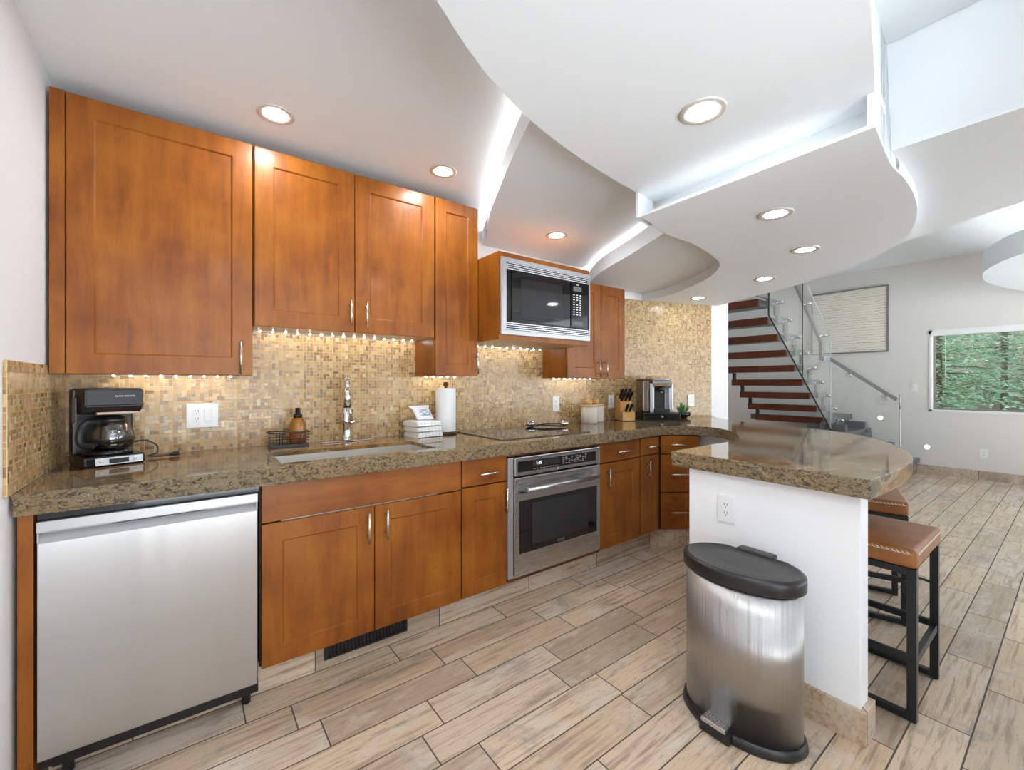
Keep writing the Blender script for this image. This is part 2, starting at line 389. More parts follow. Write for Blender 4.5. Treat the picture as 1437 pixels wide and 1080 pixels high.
# ------------------------------------------------------------------ mesh builder
class MB:
    def __init__(s): s.bm = bmesh.new(); s.sm = False
    def quad(s, pts, mi=0):
        f = s.bm.faces.new([s.bm.verts.new(p) for p in pts]); f.material_index = mi; return f
    def box(s, x0, x1, y0, y1, z0, z1, bev=0.0, seg=2, mi=0):
        x0, x1 = min(x0, x1), max(x0, x1); y0, y1 = min(y0, y1), max(y0, y1); z0, z1 = min(z0, z1), max(z0, z1)
        b = bmesh.new()
        bmesh.ops.create_cube(b, size=1)
        bmesh.ops.scale(b, vec=(x1-x0, y1-y0, z1-z0), verts=b.verts)
        bmesh.ops.translate(b, vec=((x0+x1)/2, (y0+y1)/2, (z0+z1)/2), verts=b.verts)
        if bev > 0:
            bev = min(bev, .45*min(x1-x0, y1-y0, z1-z0))
            bmesh.ops.bevel(b, geom=list(b.edges), offset=bev, segments=seg, affect='EDGES', profile=.6)
        for f in b.faces: f.material_index = mi
        s.merge(b); return s
    def merge(s, b, mat=None):
        if mat is not None: bmesh.ops.transform(b, matrix=mat, verts=b.verts)
        me = bpy.data.meshes.new('tmp'); b.to_mesh(me); b.free()
        s.bm.from_mesh(me); bpy.data.meshes.remove(me)
    def obox(s, fr, u0, u1, d0, d1, v0, v1, bev=0.0, mi=0):
        b = MB(); b.box(u0, u1, -d1, -d0, v0, v1, bev, mi=mi)
        s.merge(b.bm, fr.mat()); return s
    def cyl(s, p0, p1, r0, r1=None, seg=14, caps=True, mi=0):
        r1 = r0 if r1 is None else r1
        p0 = Vector(p0); p1 = Vector(p1); d = (p1-p0)
        q = d.to_track_quat('Z', 'Y')
        a = [s.bm.verts.new(p0+q @ Vector((r0*math.cos(2*PI*i/seg), r0*math.sin(2*PI*i/seg), 0))) for i in range(seg)]
        c = [s.bm.verts.new(p1+q @ Vector((r1*math.cos(2*PI*i/seg), r1*math.sin(2*PI*i/seg), 0))) for i in range(seg)]
        for i in range(seg):
            f = s.bm.faces.new((a[i], a[(i+1) % seg], c[(i+1) % seg], c[i])); f.material_index = mi; f.smooth = True
        if caps:
            f = s.bm.faces.new(a[::-1]); f.material_index = mi
            f = s.bm.faces.new(c); f.material_index = mi
        return s
    def tube(s, pts, r, seg=10, caps=True, mi=0, closed=False):
        pts = [Vector(p) for p in pts]; n = len(pts); rings = []
        up = Vector((0, 0, 1)); prev = None
        for i, p in enumerate(pts):
            if closed: d = (pts[(i+1) % n]-pts[i-1]).normalized()
            else: d = (pts[min(i+1, n-1)]-pts[max(i-1, 0)]).normalized()
            if prev is None:
                a = d.orthogonal().normalized()
            else:
                a = (prev-d*prev.dot(d)); a = a.normalized() if a.length > 1e-6 else d.orthogonal().normalized()
            prev = a; b = d.cross(a)
            rr = r[i] if isinstance(r, (list, tuple)) else r
            rings.append([s.bm.verts.new(p+(a*math.cos(2*PI*k/seg)+b*math.sin(2*PI*k/seg))*rr) for k in range(seg)])
        m = n if closed else n-1
        for i in range(m):
            A, B = rings[i], rings[(i+1) % n]
            for k in range(seg):
                f = s.bm.faces.new((A[k], A[(k+1) % seg], B[(k+1) % seg], B[k])); f.smooth = True; f.material_index = mi
        if caps and not closed:
            s.bm.faces.new(rings[0][::-1]).material_index = mi; s.bm.faces.new(rings[-1]).material_index = mi
        return s
    def lathe(s, prof, c=(0,0,0), seg=32, sx=1.0, sy=1.0, a0=0, a1=2*PI, mi=0, smooth=True):
        full = abs(a1-a0-2*PI) < 1e-6
        n = seg if full else seg+1
        rings = []
        for r, z in prof:
            if r < 1e-6: rings.append([s.bm.verts.new((c[0], c[1], c[2]+z))])
            else: rings.append([s.bm.verts.new((c[0]+sx*r*math.cos(a0+(a1-a0)*k/seg), c[1]+sy*r*math.sin(a0+(a1-a0)*k/seg), c[2]+z)) for k in range(n)])
        for A, B in zip(rings, rings[1:]):
            for k in range(seg):
                k2 = (k+1) % n
                v = [A[k % len(A)], A[k2 % len(A)], B[k2 % len(B)], B[k % len(B)]]
                u = []
                for q in v:
                    if q not in u: u.append(q)
                if len(u) >= 3:
                    f = s.bm.faces.new(u); f.smooth = smooth; f.material_index = mi
        return s
    def prism(s, poly, z0, z1, mi=0, side_mi=None):
        a = [s.bm.verts.new((p[0], p[1], z0)) for p in poly]; b = [s.bm.verts.new((p[0], p[1], z1)) for p in poly]
        n = len(poly)
        f = s.bm.faces.new(a[::-1]); f.material_index = mi; f2 = s.bm.faces.new(b); f2.material_index = mi
        for i in range(n):
            g = s.bm.faces.new((a[i], a[(i+1) % n], b[(i+1) % n], b[i])); g.material_index = mi if side_mi is None else side_mi
        bmesh.ops.triangulate(s.bm, faces=[f, f2])
        return s
    def plate(s, poly3, n, th, mi=0):
        # polygon in 3d extruded by th along n
        n = Vector(n).normalized()*th
        a = [s.bm.verts.new(Vector(p)) for p in poly3]; b = [s.bm.verts.new(Vector(p)+n) for p in poly3]
        m = len(a)
        f = s.bm.faces.new(a[::-1]); f2 = s.bm.faces.new(b); f.material_index = f2.material_index = mi
        for i in range(m):
            s.bm.faces.new((a[i], a[(i+1) % m], b[(i+1) % m], b[i])).material_index = mi
        return s
    def sphere(s, c, r, sx=1, sy=1, sz=1, seg=20, mi=0):
        b = bmesh.new(); bmesh.ops.create_uvsphere(b, u_segments=seg, v_segments=seg//2, radius=r)
        for f in b.faces: f.smooth = True; f.material_index = mi
        s.merge(b, Matrix.Translation(c) @ Matrix.Diagonal((sx, sy, sz, 1))); return s
    def xf(s, m): bmesh.ops.transform(s.bm, matrix=m, verts=s.bm.verts); return s

class Fr:
    """a front plane: origin, direction along it; d = distance out from it"""
    def __init__(s, o, u): s.o = Vector((o[0], o[1], 0)); s.u = Vector((u[0], u[1], 0)).normalized(); s.n = Vector((s.u.y, -s.u.x, 0))
    def p(s, u, d, v): return s.o+s.u*u+s.n*d+Vector((0, 0, v))
    def mat(s):
        m = Matrix.Identity(4)
        m.col[0] = (*s.u, 0); m.col[1] = (*(-s.n), 0); m.col[2] = (0, 0, 1, 0); m.col[3] = (*s.o, 1)
        return m

ORIG = {}
def props(o, label=None, cat=None, group=None, kind=None):
    if label: o['label'] = label
    if cat: o['category'] = cat
    if group: o['group'] = group
    if kind: o['kind'] = kind
    return o

def thing(name, label, cat, loc, group=None, rz=0.0, local=False):
    o = bpy.data.objects.new(name, None); COL.objects.link(o)
    o.empty_display_size = .05
    o.location = loc; o.rotation_euler = (0, 0, rz)
    ORIG[o.name] = Vector((0, 0, 0)) if local else Vector(loc)
    props(o, label, cat, group)
    return o

def obj(name, mb, mats, parent=None, label=None, smooth_angle=None):
    bm = mb.bm
    bmesh.ops.remove_doubles(bm, verts=bm.verts, dist=1e-6)
    bmesh.ops.recalc_face_normals(bm, faces=bm.faces)
    if parent is not None: off = ORIG[parent.name]
    else:
        xs = [v.co for v in bm.verts]
        off = Vector(((min(q.x for q in xs)+max(q.x for q in xs))/2, (min(q.y for q in xs)+max(q.y for q in xs))/2, min(q.z for q in xs)))
    bmesh.ops.translate(bm, vec=-off, verts=bm.verts)
    me = bpy.data.meshes.new(name); bm.to_mesh(me); bm.free()
    for m in (mats if isinstance(mats, (list, tuple)) else [mats]): me.materials.append(m)
    o = bpy.data.objects.new(name, me); COL.objects.link(o)
    if parent is not None:
        o.parent = parent; ORIG[o.name] = off
        if label: o['label'] = label
    else:
        o.location = off; ORIG[o.name] = off
    return o

def struct(name, mb, mats): return props(obj(name, mb, mats), kind='structure')
def solo(name, mb, mats, label, cat, group=None): return props(obj(name, mb, mats), label, cat, group)

def dup(root, loc, rz, label, group=None):
    r = root.copy(); COL.objects.link(r); r.location = loc; r.rotation_euler = (0, 0, rz); r['label'] = label
    if group: r['group'] = group
    for ch in list(root.children):
        c = ch.copy(); COL.objects.link(c); c.parent = r
        for g in list(ch.children):
            d = g.copy(); COL.objects.link(d); d.parent = c
    return r

def cr(pts, n=8, closed=False):
    """smooth curve through 2d/3d points"""
    P = [Vector(p) for p in pts]; out = []; m = len(P)
    rng = range(m) if closed else range(m-1)
    for i in rng:
        if closed: p0, p1, p2, p3 = P[i-1], P[i], P[(i+1) % m], P[(i+2) % m]
        else: p0, p1, p2, p3 = P[max(i-1, 0)], P[i], P[i+1], P[min(i+2, m-1)]
        for k in range(n):
            t = k/n
            out.append(.5*((2*p1)+(p2-p0)*t+(2*p0-5*p1+4*p2-p3)*t*t+(3*p1-p0-3*p2+p3)*t**3))
    if not closed: out.append(P[-1])
    return out

def text_mesh(s, size, depth=.0006, align='CENTER'):
    c = bpy.data.curves.new('t', 'FONT'); c.body = s; c.size = size; c.extrude = depth; c.align_x = align; c.align_y = 'CENTER'; c.resolution_u = 2
    o = bpy.data.objects.new('t', c); COL.objects.link(o)
    dg = bpy.context.evaluated_depsgraph_get(); dg.update()
    me = bpy.data.meshes.new_from_object(o.evaluated_get(dg))
    b = bmesh.new(); b.from_mesh(me)
    bpy.data.objects.remove(o); bpy.data.curves.remove(c); bpy.data.meshes.remove(me)
    return b
def text_on(mb, s, size, p, u, upv=(0,0,1), depth=.0006):
    b = text_mesh(s, size, depth); u = Vector(u).normalized(); upv = Vector(upv).normalized(); n = u.cross(upv)
    m = Matrix.Identity(4); m.col[0] = (*u, 0); m.col[1] = (*upv, 0); m.col[2] = (*n, 0); m.col[3] = (*Vector(p), 1)
    mb.merge(b, m); return mb

# ================================================================== THE SETTING
ZC = .94           # worktop height
YD = 1.96          # base door fronts
YW = 2.60          # kitchen wall
YU = 2.32          # wall-cupboard fronts
XL = -.41

b = MB(); b.box(-.6, 8.5, -2.1, 4.75, -.08, 0); b.box(3.3, 8.5, -2.5, -2.1, -.08, 0); struct('floor', b, M['floor'])
b = MB(); b.box(-.55, -.42, -2.1, 2.75, 0, 2.6); struct('wall_left', b, M['paint'])
# kitchen wall bends towards the living side and ends in a white return
WALL = cr([(2.9, YW), (3.15, 2.595), (3.45, 2.535), (3.75, 2.445), (4.0, 2.36), (4.23, 2.27)], 6)
WEND = [(4.42, 2.195), (4.50, 2.34)]
b = MB(); b.prism([(-.55, YW+.012), (2.9, YW+.012)] + [(p[0]+.004, p[1]+.012) for p in WALL] + WEND + [(4.25, 2.6), (3.6, 2.78), (-.55, 2.78)], 0, 2.62)
struct('wall_back', b, M['paint'])
b = MB()
tz0, tz1 = ZC, 1.60
line = [(XL, YW), (2.25, YW)]
def strip(mb, pts, z0, z1, th=.011):
    out = []
    for i, p in enumerate(pts):
        a = Vector(pts[max(i-1, 0)][:2]); c = Vector(pts[min(i+1, len(pts)-1)][:2]); d = (c-a).normalized()
        out.append((p[0]-d.y*th, p[1]+d.x*th))
    bm = mb.bm
    V = [[bm.verts.new((q[0], q[1], z)) for q, z in ((p, z0), (o, z0), (o, z1), (p, z1))] for p, o in zip(pts, out)]
    for A, B in zip(V, V[1:]):
        for i in range(4): bm.faces.new((A[i], A[(i+1) % 4], B[(i+1) % 4], B[i]))
    bm.faces.new(V[0]); bm.faces.new(V[-1][::-1])
strip(b, line, ZC, 1.62)
strip(b, [(2.25, YW)]+[tuple(p) for p in WALL], ZC, 2.052)
struct('trim_backsplash', b, M['mosaic'])
b = MB(); b.box(-.42, XL, 1.86, YW, ZC, 1.302, .002); b.box(-.42, XL, 1.86, YU-.003, 1.302, 1.336, .004)
struct('trim_side_splash', b, M['mosaic'])
b = MB(); b.box(8.36, 8.5, -2.5, 1.345-2.15, 0, 3.1); b.box(8.36, 8.5, 1.32, 4.75, 0, 3.1)
b.box(8.36, 8.5, 1.345-2.15, 1.32, 0, .872); b.box(8.36, 8.5, 1.345-2.15, 1.32, 2.005, 3.1)
struct('wall_right', b, M['grey_paint'])
b = MB(); b.box(4.35, 8.5, 4.65, 4.78, 0, 3.1); struct('wall_stair', b, M['grey_paint'])
b = MB(); b.box(4.36, 4.48, 2.36, 4.65, 0, 3.1); struct('wall_kitchen_side', b, M['grey_paint'])
# rear wall behind the camera with three tall openings sized to brighten the room
b = MB()
for x0, x1 in ((-.6, -.50), (1.30, 2.62), (3.3, 3.4)): b.box(x0, x1, -2.1, -2.0, 0, 2.5)
b.box(1.30, 1.40, -2.1, -.50, 0, 2.46); b.box(-.6, 3.4, -2.1, -2.0, 2.36, 3.1); b.box(3.3, 3.4, -2.5, -2.0, 0, 3.1)  # long pier is an added unseen stub that keeps light off the soffit
b.box(3.4, 8.5, -2.5, -2.4, 2.3, 3.1); b.box(3.4, 4.5, -2.5, -2.4, 0, 2.3); b.box(7.9, 8.5, -2.5, -2.4, 0, 2.3); b.box(3.9, 7.9, -2.5, -2.4, 0, .05)
struct('wall_rear', b, M['paint'])
# skirting
b = MB(); b.box(8.338, 8.36, -2.4, 2.2, 0, .115); struct('baseboard_right', b, M['base_tile'])
b = MB(); b.prism([(-.36, 2.035), (2.872, 2.035), (3.13, 1.84), (3.2, 1.93), (2.9, 2.15), (-.36, 2.07)], 0, .134); struct('baseboard_back', b, M['base_tile'])

# peninsula wall
b = MB(); b.box(1.90, 1.985, .476, 1.128, 0, .871, .004)
inner = cr([(1.98, .95), (2.5, .955), (2.85, 1.06), (3.1, 1.3), (3.22, 1.65), (3.27, 2.0), (3.30, 2.5)], 6)
outer = cr([(1.98, .87), (2.52, .875), (2.9, .98), (3.18, 1.25), (3.30, 1.63), (3.36, 2.0), (3.40, 2.5)], 6)
b.prism([tuple(p) for p in inner]+[tuple(p) for p in outer[::-1]], 0, .871)
struct('wall_peninsula', b, M['paint'])
b = MB(); b.box(1.882, 1.90, .458, 1.128, 0, .118, .002); b.box(1.90, 2.0, .458, .476, 0, .118, .002); b.box(1.985, 2.003, .476, .87, 0, .118, .002)
struct('baseboard_peninsula', b, M['base_tile'])

# ------------------------------------------------------------------ ceiling, in floating curved layers
Z0, Z1, Z2, Z3, Z4, Z5, Z6 = 2.43, 2.26, 2.12, 2.05, 2.165, 2.10, 3.0
b = MB(); b.prism([(-.6, -2.1), (1.92, -2.1), (1.92, .60), (3.0, 1.2), (3.0, 2.8), (-.6, 2.8)], Z0, Z0+.1)
struct('ceiling', b, M['ceil'])
C1L = cr([(.80, .70), (.93, 1.02), (1.034, 1.256), (1.12, 1.46), (1.238, 1.721), (1.42, 2.10), (1.585, 2.38), (1.70, 2.61)], 8)
b = MB()
def layer(mb, edge, rest, z, lip, th=.02):
    """thin board with an upstand (lip) along its free edge"""
    e = [tuple(p[:2]) for p in edge]
    mb.prism(e+rest, z, z+th)
    strip(mb, e, z+th-.001, z+lip, -.014)
layer(b, C1L, [(2.72, 2.61), (2.62, 2.3), (2.2, 1.5), (2.0, 1.0), (1.7, .7)], Z1, .104)
struct('ceiling_panel', b, M['ceil'])
C2L = cr([(1.95, .95), (2.06, 1.23), (2.164, 1.438), (2.331, 1.778), (2.52, 2.20), (2.66, 2.43), (2.80, 2.61)], 8)
b = MB(); layer(b, C2L, [(3.6, 2.61), (3.6, 2.3), (3.3, 1.3), (2.4, 1.0)], Z2, .100)
struct('ceiling_panel', b, M['ceil'])
C3in = cr([(1.705, 1.266), (1.99, 1.32), (2.25, 1.325), (2.452, 1.352), (2.765, 1.43), (2.98, 1.57), (3.16, 1.76), (3.36, 2.08), (3.45, 2.35), (3.47, 2.64)], 8)
C3out = cr([(1.676, .385), (2.005, .417), (2.204, .416), (2.428, .429), (2.695, .467), (3.049, .562), (3.348, .729), (3.701, 1.105), (3.955, 1.503), (4.217, 2.08), (4.45, 2.5)], 8)
b = MB()
sheet = [tuple(p) for p in C3in]+[(4.45, 2.64)]+[tuple(p) for p in C3out[::-1]]
b.prism(sheet, Z3, Z3+.012)
body = [tuple(p) for p in C3in[5:]]+[(4.45, 2.64)]+[tuple(p) for p in C3out[::-1][:-2]]+[(1.79, .397)]
b.prism(body, Z3+.0115, Z6+.05)
struct('ceiling_panel', b, M['ceil'])
C4far = cr([(-.42, .36), (.0, .60), (.25, .78), (.466, .913), (.631, 1.011), (.769, 1.075), (.926, 1.135), (1.184, 1.198), (1.44, 1.241), (1.708, 1.272)], 8)
C4right = cr([(1.697, .39), (1.50, .348), (1.278, .302), (.9, .215), (.4, .09), (-.42, -.12)], 6)
b = MB(); b.prism([tuple(p) for p in C4far]+[(1.86, 1.28), (1.86, .40)]+[tuple(p) for p in C4right], Z4, Z4+.03)
strip(b, [tuple(p) for p in C4right], Z4+.029, Z0+.01, -.03)
strip(b, [(1.69, .3885)]+[tuple(p) for p in C3out[2:14]], Z3+.0125, Z0+.01, .02)
strip(b, [tuple(p) for p in C4far], Z4+.029, Z4+.11, -.03)
b.prism([(1.697, 1.264), (1.84, 1.285), (1.84, 1.315), (1.697, 1.279)], Z3, Z4+.02)
struct('ceiling_panel', b, M['ceil'])
# dropped soffit on the living side
b = MB()
far = cr([(3.62, 1.05), (3.36, .62), (3.056, .168), (2.75, -.35), (2.5, -1.0), (2.4, -1.7), (2.35, -2.4)], 5)
b.prism([(2.015, -2.4), (2.015, .75), (2.4, 1.0)]+[tuple(p) for p in far], Z5, Z6+.05)
b.quad([(1.92, -2.4, Z0+.02), (1.92, .62, Z0+.02), (2.02, .75, Z5), (2.02, -2.4, Z5)])
struct('ceiling_soffit', b, M['ceil'])
b = MB(); b.box(2.2, 8.5, -2.5, 4.78, Z6, Z6+.1); struct('ceiling', b, M['ceil'])
C7 = cr([(5.2, -.2), (5.57, .30), (6.0, .53), (6.43, .625), (7.0, .62), (7.86, .43), (8.36, .12)], 8)
b = MB(); layer(b, C7, [(8.36, -1.9), (5.2, -1.9)], 2.35, .20)
struct('ceiling_panel', b, M['ceil'])

# cove light strips lying behind the lips
def cove(edge, z, off, label, wd=.022, mt='cove'):
    b = MB(); pts = []
    e = [Vector(p[:2]) for p in edge]
    for i, p in enumerate(e):
        d = (e[min(i+1, len(e)-1)]-e[max(i-1, 0)]).normalized(); n = Vector((d.y, -d.x))
        pts.append((p+n*off, p+n*(off+wd)))
    strip(b, [tuple(q[0]) for q in pts], z, z+.004, -wd)
    return solo('cove_light', b, M[mt], label, 'light strip', 'cove light strips')
cove(C1L[8:], Z1+.098, .055, 'cove light strip along the curved ceiling edge over the microwave')
cove(C2L[8:], Z2+.094, .05, 'cove light strip on the lower curved ceiling edge right of the microwave')
b = MB(); b.box(1.735, 1.757, .52, 1.20, Z3+.0125, Z3+.017)
solo('cove_light', b, M['cove_dim'], 'straight cove light strip above the peninsula ceiling panel', 'light strip', 'cove light strips')
cove(C7, 2.35+.194, .012, 'cove light strip on the round ceiling panel near the window', .024)

# ------------------------------------------------------------------ recessed downlights
def downlight(x, y, z, label, r=.074, lens=None):
    t = thing('downlight', label, 'ceiling light', (x, y, z), 'recessed ceiling downlights', local=True)
    b = MB(); b.lathe([(r, 0), (r, -.003), (r*.93, -.006), (r*.68, -.003), (r*.62, -.001), (r*.62, 0)], seg=36); obj('trim_ring', b, M['trim'], t)
    b = MB(); b.lathe([(0, -.0025), (r*.62, -.0025), (r*.62, -.0005), (0, -.0005)], seg=28); obj('lens', b, M['downlens_low'] if z == Z3 else M['downlens'], t)
for x, y, z, l in ((.308, 2.105, Z0, 'recessed downlight over the tall left wall cupboard'),
                   (1.124, 2.118, Z0, 'recessed downlight above the double wall cupboard'),
                   (1.983, 2.135, Z1, 'recessed downlight right above the microwave'),
                   (1.359, .759, Z4, 'largest recessed downlight, on the upper ceiling panel'),
                   (2.171, .861, Z3, 'recessed downlight nearest the bright edge of the peninsula ceiling'),
                   (2.892, .986, Z3, 'second recessed downlight along the peninsula ceiling panel'),
                   (3.461, 1.446, Z3, 'third recessed downlight along the peninsula ceiling, near the stairs'),
                   (3.759, 2.141, Z3, 'small far recessed downlight before the mosaic wall'),
                   (.25, .42, Z4, 'added fill downlight in the ceiling panel over the aisle'),  # from here on: unseen lamps added to brighten the rooms
                   (.30, -.60, Z0, 'added fill downlight by the glazing at the near left'),
                   (6.2, -.25, Z6, 'added fill downlight in the high ceiling before the far window'),
                   (4.9, -.9, Z6, 'added fill downlight in the high ceiling behind the soffit'),
                   (7.3, -1.1, Z6, 'added fill downlight in the high ceiling nearest the window wall'),
                   (6.0, 3.95, Z6, 'added fill downlight in the high ceiling behind the staircase'),
                   (4.85, 2.95, Z6, 'added fill downlight in the high ceiling in front of the staircase')):
    downlight(x, y, z, l)

# ================================================================== CABINETS
FB = Fr((0, YD), (1, 0)); FU = Fr((0, YU), (1, 0))

def shaker(fr, u0, u1, v0, v1, stile=.074, th=.02, rec=.007, stile_v=None):
    """framed door, its panel sunk behind a small bead; front at d=0"""
    sv = stile if stile_v is None else stile_v
    b = MB()
    def ring(i, d): return [fr.p(u0+i*stile if i <= 1 else u0+stile+.006, d, v0+i*sv if i <= 1 else v0+sv+.006), fr.p(u1-i*stile if i <= 1 else u1-stile-.006, d, v0+i*sv if i <= 1 else v0+sv+.006),
                            fr.p(u1-i*stile if i <= 1 else u1-stile-.006, d, v1-i*sv if i <= 1 else v1-sv-.006), fr.p(u0+i*stile if i <= 1 else u0+stile+.006, d, v1-i*sv if i <= 1 else v1-sv-.006)]
    e = .002
    back = [fr.p(u0, -th, v0), fr.p(u1, -th, v0), fr.p(u1, -th, v1), fr.p(u0, -th, v1)]
    r0 = [fr.p(u0, -e, v0), fr.p(u1, -e, v0), fr.p(u1, -e, v1), fr.p(u0, -e, v1)]
    r0b = [fr.p(u0+e, 0, v0+e), fr.p(u1-e, 0, v0+e), fr.p(u1-e, 0, v1-e), fr.p(u0+e, 0, v1-e)]
    r1 = ring(1, 0); r1b = ring(2, -rec)
    rings = [back, r0, r0b, r1, r1b]
    V = [[b.bm.verts.new(p) for p in r] for r in rings]
    for A, B in zip(V, V[1:]):
        for i in range(4): b.bm.faces.new((A[i], A[(i+1) % 4], B[(i+1) % 4], B[i]))
    b.bm.faces.new(V[-1]); b.bm.faces.new(V[0][::-1])
    return b
def slab_front(fr, u0, u1, v0, v1, th=.02):
    b = MB(); b.obox(fr, u0, u1, -th, 0, v0, v1, .002); return b
def pull(fr, u, v0, v1, parent, horiz=False, r=.0055, out=.03):
    b = MB()
    if horiz:      # u = centre height, v0..v1 along the front
        b.cyl(fr.p(v0, out, u), fr.p(v1, out, u), r)
        L = v1-v0
        for q in (v0+.2*L, v1-.2*L): b.cyl(fr.p(q, 0, u), fr.p(q, out, u), .004)
    else:
        b.cyl(fr.p(u, out, v0), fr.p(u, out, v1), r)
        L = v1-v0
        for q in (v0+.2*L, v1-.2*L): b.cyl(fr.p(u, 0, q), fr.p(u, out, q), .004)
    return obj('handle', b, M['nickel'], parent, 'satin metal bar handle')

# base units
t = thing('end_panel', 'narrow cherry wood end panel left of the dishwasher', 'panel', (-.39, 1.95, 0))
b = MB(); b.box(-.408, -.374, 1.935, 2.56, .02, .868, .002); obj('board', b, M['cherry'], t)

t = thing('sink_cabinet', 'wide cherry base cabinet under the sink with two panelled doors', 'cabinet', (.69, 2.27, 0))
b = MB(); b.box(.232, 1.147, 1.982, 2.56, .137, .16); b.box(.232, .25, 1.982, 2.56, .16, .868); b.box(1.129, 1.147, 1.982, 2.56, .16, .868); b.box(.25, 1.129, 2.54, 2.56, .16, .868); b.box(.25, 1.129, 1.982, 1.990, .16, .66); obj('body', b, M['dark_gap'], t)
d = obj('false_front', slab_front(FB, .237, 1.144, .713, .862), M['cherry_h'], t)
d = obj('door', shaker(FB, .237, .687, .135, .706), M['cherry'], t); pull(FB, .655, .549, .685, d)
d = obj('door', shaker(FB, .691, 1.144, .135, .706), M['cherry'], t); pull(FB, .740, .549, .686, d)

t = thing('drawer_cabinet', 'narrow cherry base cabinet between sink cabinet and oven', 'cabinet', (1.297, 2.27, 0))
b = MB(); b.box(1.149, 1.445, 1.982, 2.56, .137, .868); obj('body', b, M['dark_gap'], t)
d = obj('drawer', slab_front(FB, 1.151, 1.441, .722, .862), M['cherry_h'], t); pull(FB, .782, 1.245, 1.385, d, True)
d = obj('door', shaker(FB, 1.151, 1.441, .137, .714), M['cherry'], t); pull(FB, 1.424, .549, .686, d)

t = thing('oven_cabinet', 'cherry carcass framing the built-in oven', 'cabinet', (1.822, 2.27, 0))
b = MB(); b.box(1.447, 2.203, 2.03, 2.56, .137, .165); b.box(1.447, 1.463, 2.0, 2.56, .165, .868); b.box(2.187, 2.203, 2.0, 2.56, .165, .868); b.box(1.463, 2.187, 2.54, 2.56, .165, .868); obj('body', b, M['dark_gap'], t)
b = MB(); b.box(1.447, 2.203, 1.955, 2.03, .851, .868, .001); obj('top_rail', b, M['walnut'], t)
b = MB(); b.box(1.447, 2.203, 1.955, 2.03, .140, .163, .001); obj('bottom_rail', b, M['walnut'], t)
b = MB(); b.box(2.193, 2.203, 1.955, 2.03, .163, .851); obj('side_rail', b, M['walnut'], t)

t = thing('drawer_cabinet', 'cherry base cabinet right of the oven with drawer and panelled door', 'cabinet', (2.43, 2.27, 0))
b = MB(); b.box(2.206, 2.650, 1.982, 2.56, .143, .868); obj('body', b, M['dark_gap'], t)
d = obj('drawer', slab_front(FB, 2.208, 2.646, .730, .862), M['cherry_h'], t); pull(FB, .792, 2.37, 2.56, d, True)
d = obj('door', shaker(FB, 2.208, 2.646, .145, .722), M['cherry'], t); pull(FB, 2.289, .551, .692, d)
t = thing('drawer_cabinet', 'slim cherry base cabinet next to the corner drawers', 'cabinet', (2.775, 2.27, 0))
b = MB(); b.box(2.653, 2.885, 1.982, 2.56, .147, .868); obj('body', b, M['dark_gap'], t)
d = obj('drawer', slab_front(FB, 2.657, 2.884, .735, .862), M['cherry_h'], t); pull(FB, .795, 2.715, 2.875, d, True)
d = obj('door', shaker(FB, 2.657, 2.884, .149, .727, .075), M['cherry'], t); pull(FB, 2.735, .564, .692, d)

FC = Fr((2.896, 1.955), (.80, -.60))
t = thing('corner_drawers', 'angled cherry stack of three drawers in the corner', 'cabinet', (3.03, 1.95, 0))
b = MB()
b.prism([tuple(FC.p(0, -.022, 0)[:2]), tuple(FC.p(.30, -.022, 0)[:2]), (3.225, 1.86), (3.25, 2.25), (2.89, 2.25)], .147, .868); obj('body', b, M['dark_gap'], t)
for v0, v1, h in ((.728, .862, .80), (.436, .720, .575), (.152, .428, .285)):
    d = obj('drawer', slab_front(FC, .004, .298, v0, v1), M['cherry_h'], t); pull(FC, h, .072, .205, d, True)

t = thing('floor_vent', 'black vent grille in the toe kick under the sink cabinet', 'vent', (.68, 2.03, .04))
b = MB(); b.box(.487, .875, 2.024, 2.034, .04, .048); b.box(.487, .875, 2.024, 2.034, .112, .125); b.box(.487, .497, 2.024, 2.034, .048, .112); b.box(.865, .875, 2.024, 2.034, .048, .112); b.box(.497, .865, 2.0335, 2.0345, .048, .112)
obj('frame', b, M['black'], t)
b = MB()
for i in range(22): b.box(.507+i*.0165, .511+i*.0165, 2.027, 2.033, .048, .112)
obj('louvre', b, M['black_gloss'], t)

# wall units
def wall_cab(label, x0, x1, z0, z1, doors, loc, side_right=False):
    t = thing('wall_cabinet', label, 'cabinet', loc)
    b = MB(); b.box(x0, x1, YU+.022, YW-.003, z0, z1, .001); obj('body', b, M['cherry'], t)
    b = MB(); b.box(x0+.004, x1-.004, YU+.03, YW-.012, z0-.0008, z0+.002); obj('underside', b, M['cherry_in'], t, 'pale underside')
    for u0, u1, hu, h0, h1 in doors:
        d = obj('door', shaker(FU, u0, u1, z0-.001, z1-.002, .077 if u1-u0 > .32 else .07), M['cherry'], t)
        if hu: pull(FU, hu, h0, h1, d)
    return t
t = wall_cab('tall cherry wall cupboard at the left end with one wide door', -.409, .246, 1.306, 2.375, [(-.365, .243, .197, 1.311, 1.455)], (-.08, 2.46, 1.306))
b = MB(); b.box(-.409, -.368, YU, YU+.02, 1.305, 2.375, .001); obj('filler_strip', b, M['cherry'], t)
wall_cab('cherry double wall cupboard above the sink with two doors', .249, 1.175, 1.538, 2.375, [(.252, .708, .684, 1.564, 1.70), (.712, 1.172, .766, 1.564, 1.70)], (.71, 2.46, 1.538))
wall_cab('narrow tall cherry wall cupboard left of the microwave', 1.178, 1.480, 1.313, 2.375, [(1.181, 1.478, 1.460, 1.325, 1.46)], (1.33, 2.46, 1.313))
wall_cab('short cherry double wall cupboard right of the microwave', 2.264, 2.933, 1.308, 2.052, [(2.267, 2.636, 2.597, 1.315, 1.456), (2.640, 2.931, 2.679, 1.315, 1.456)], (2.6, 2.46, 1.308))

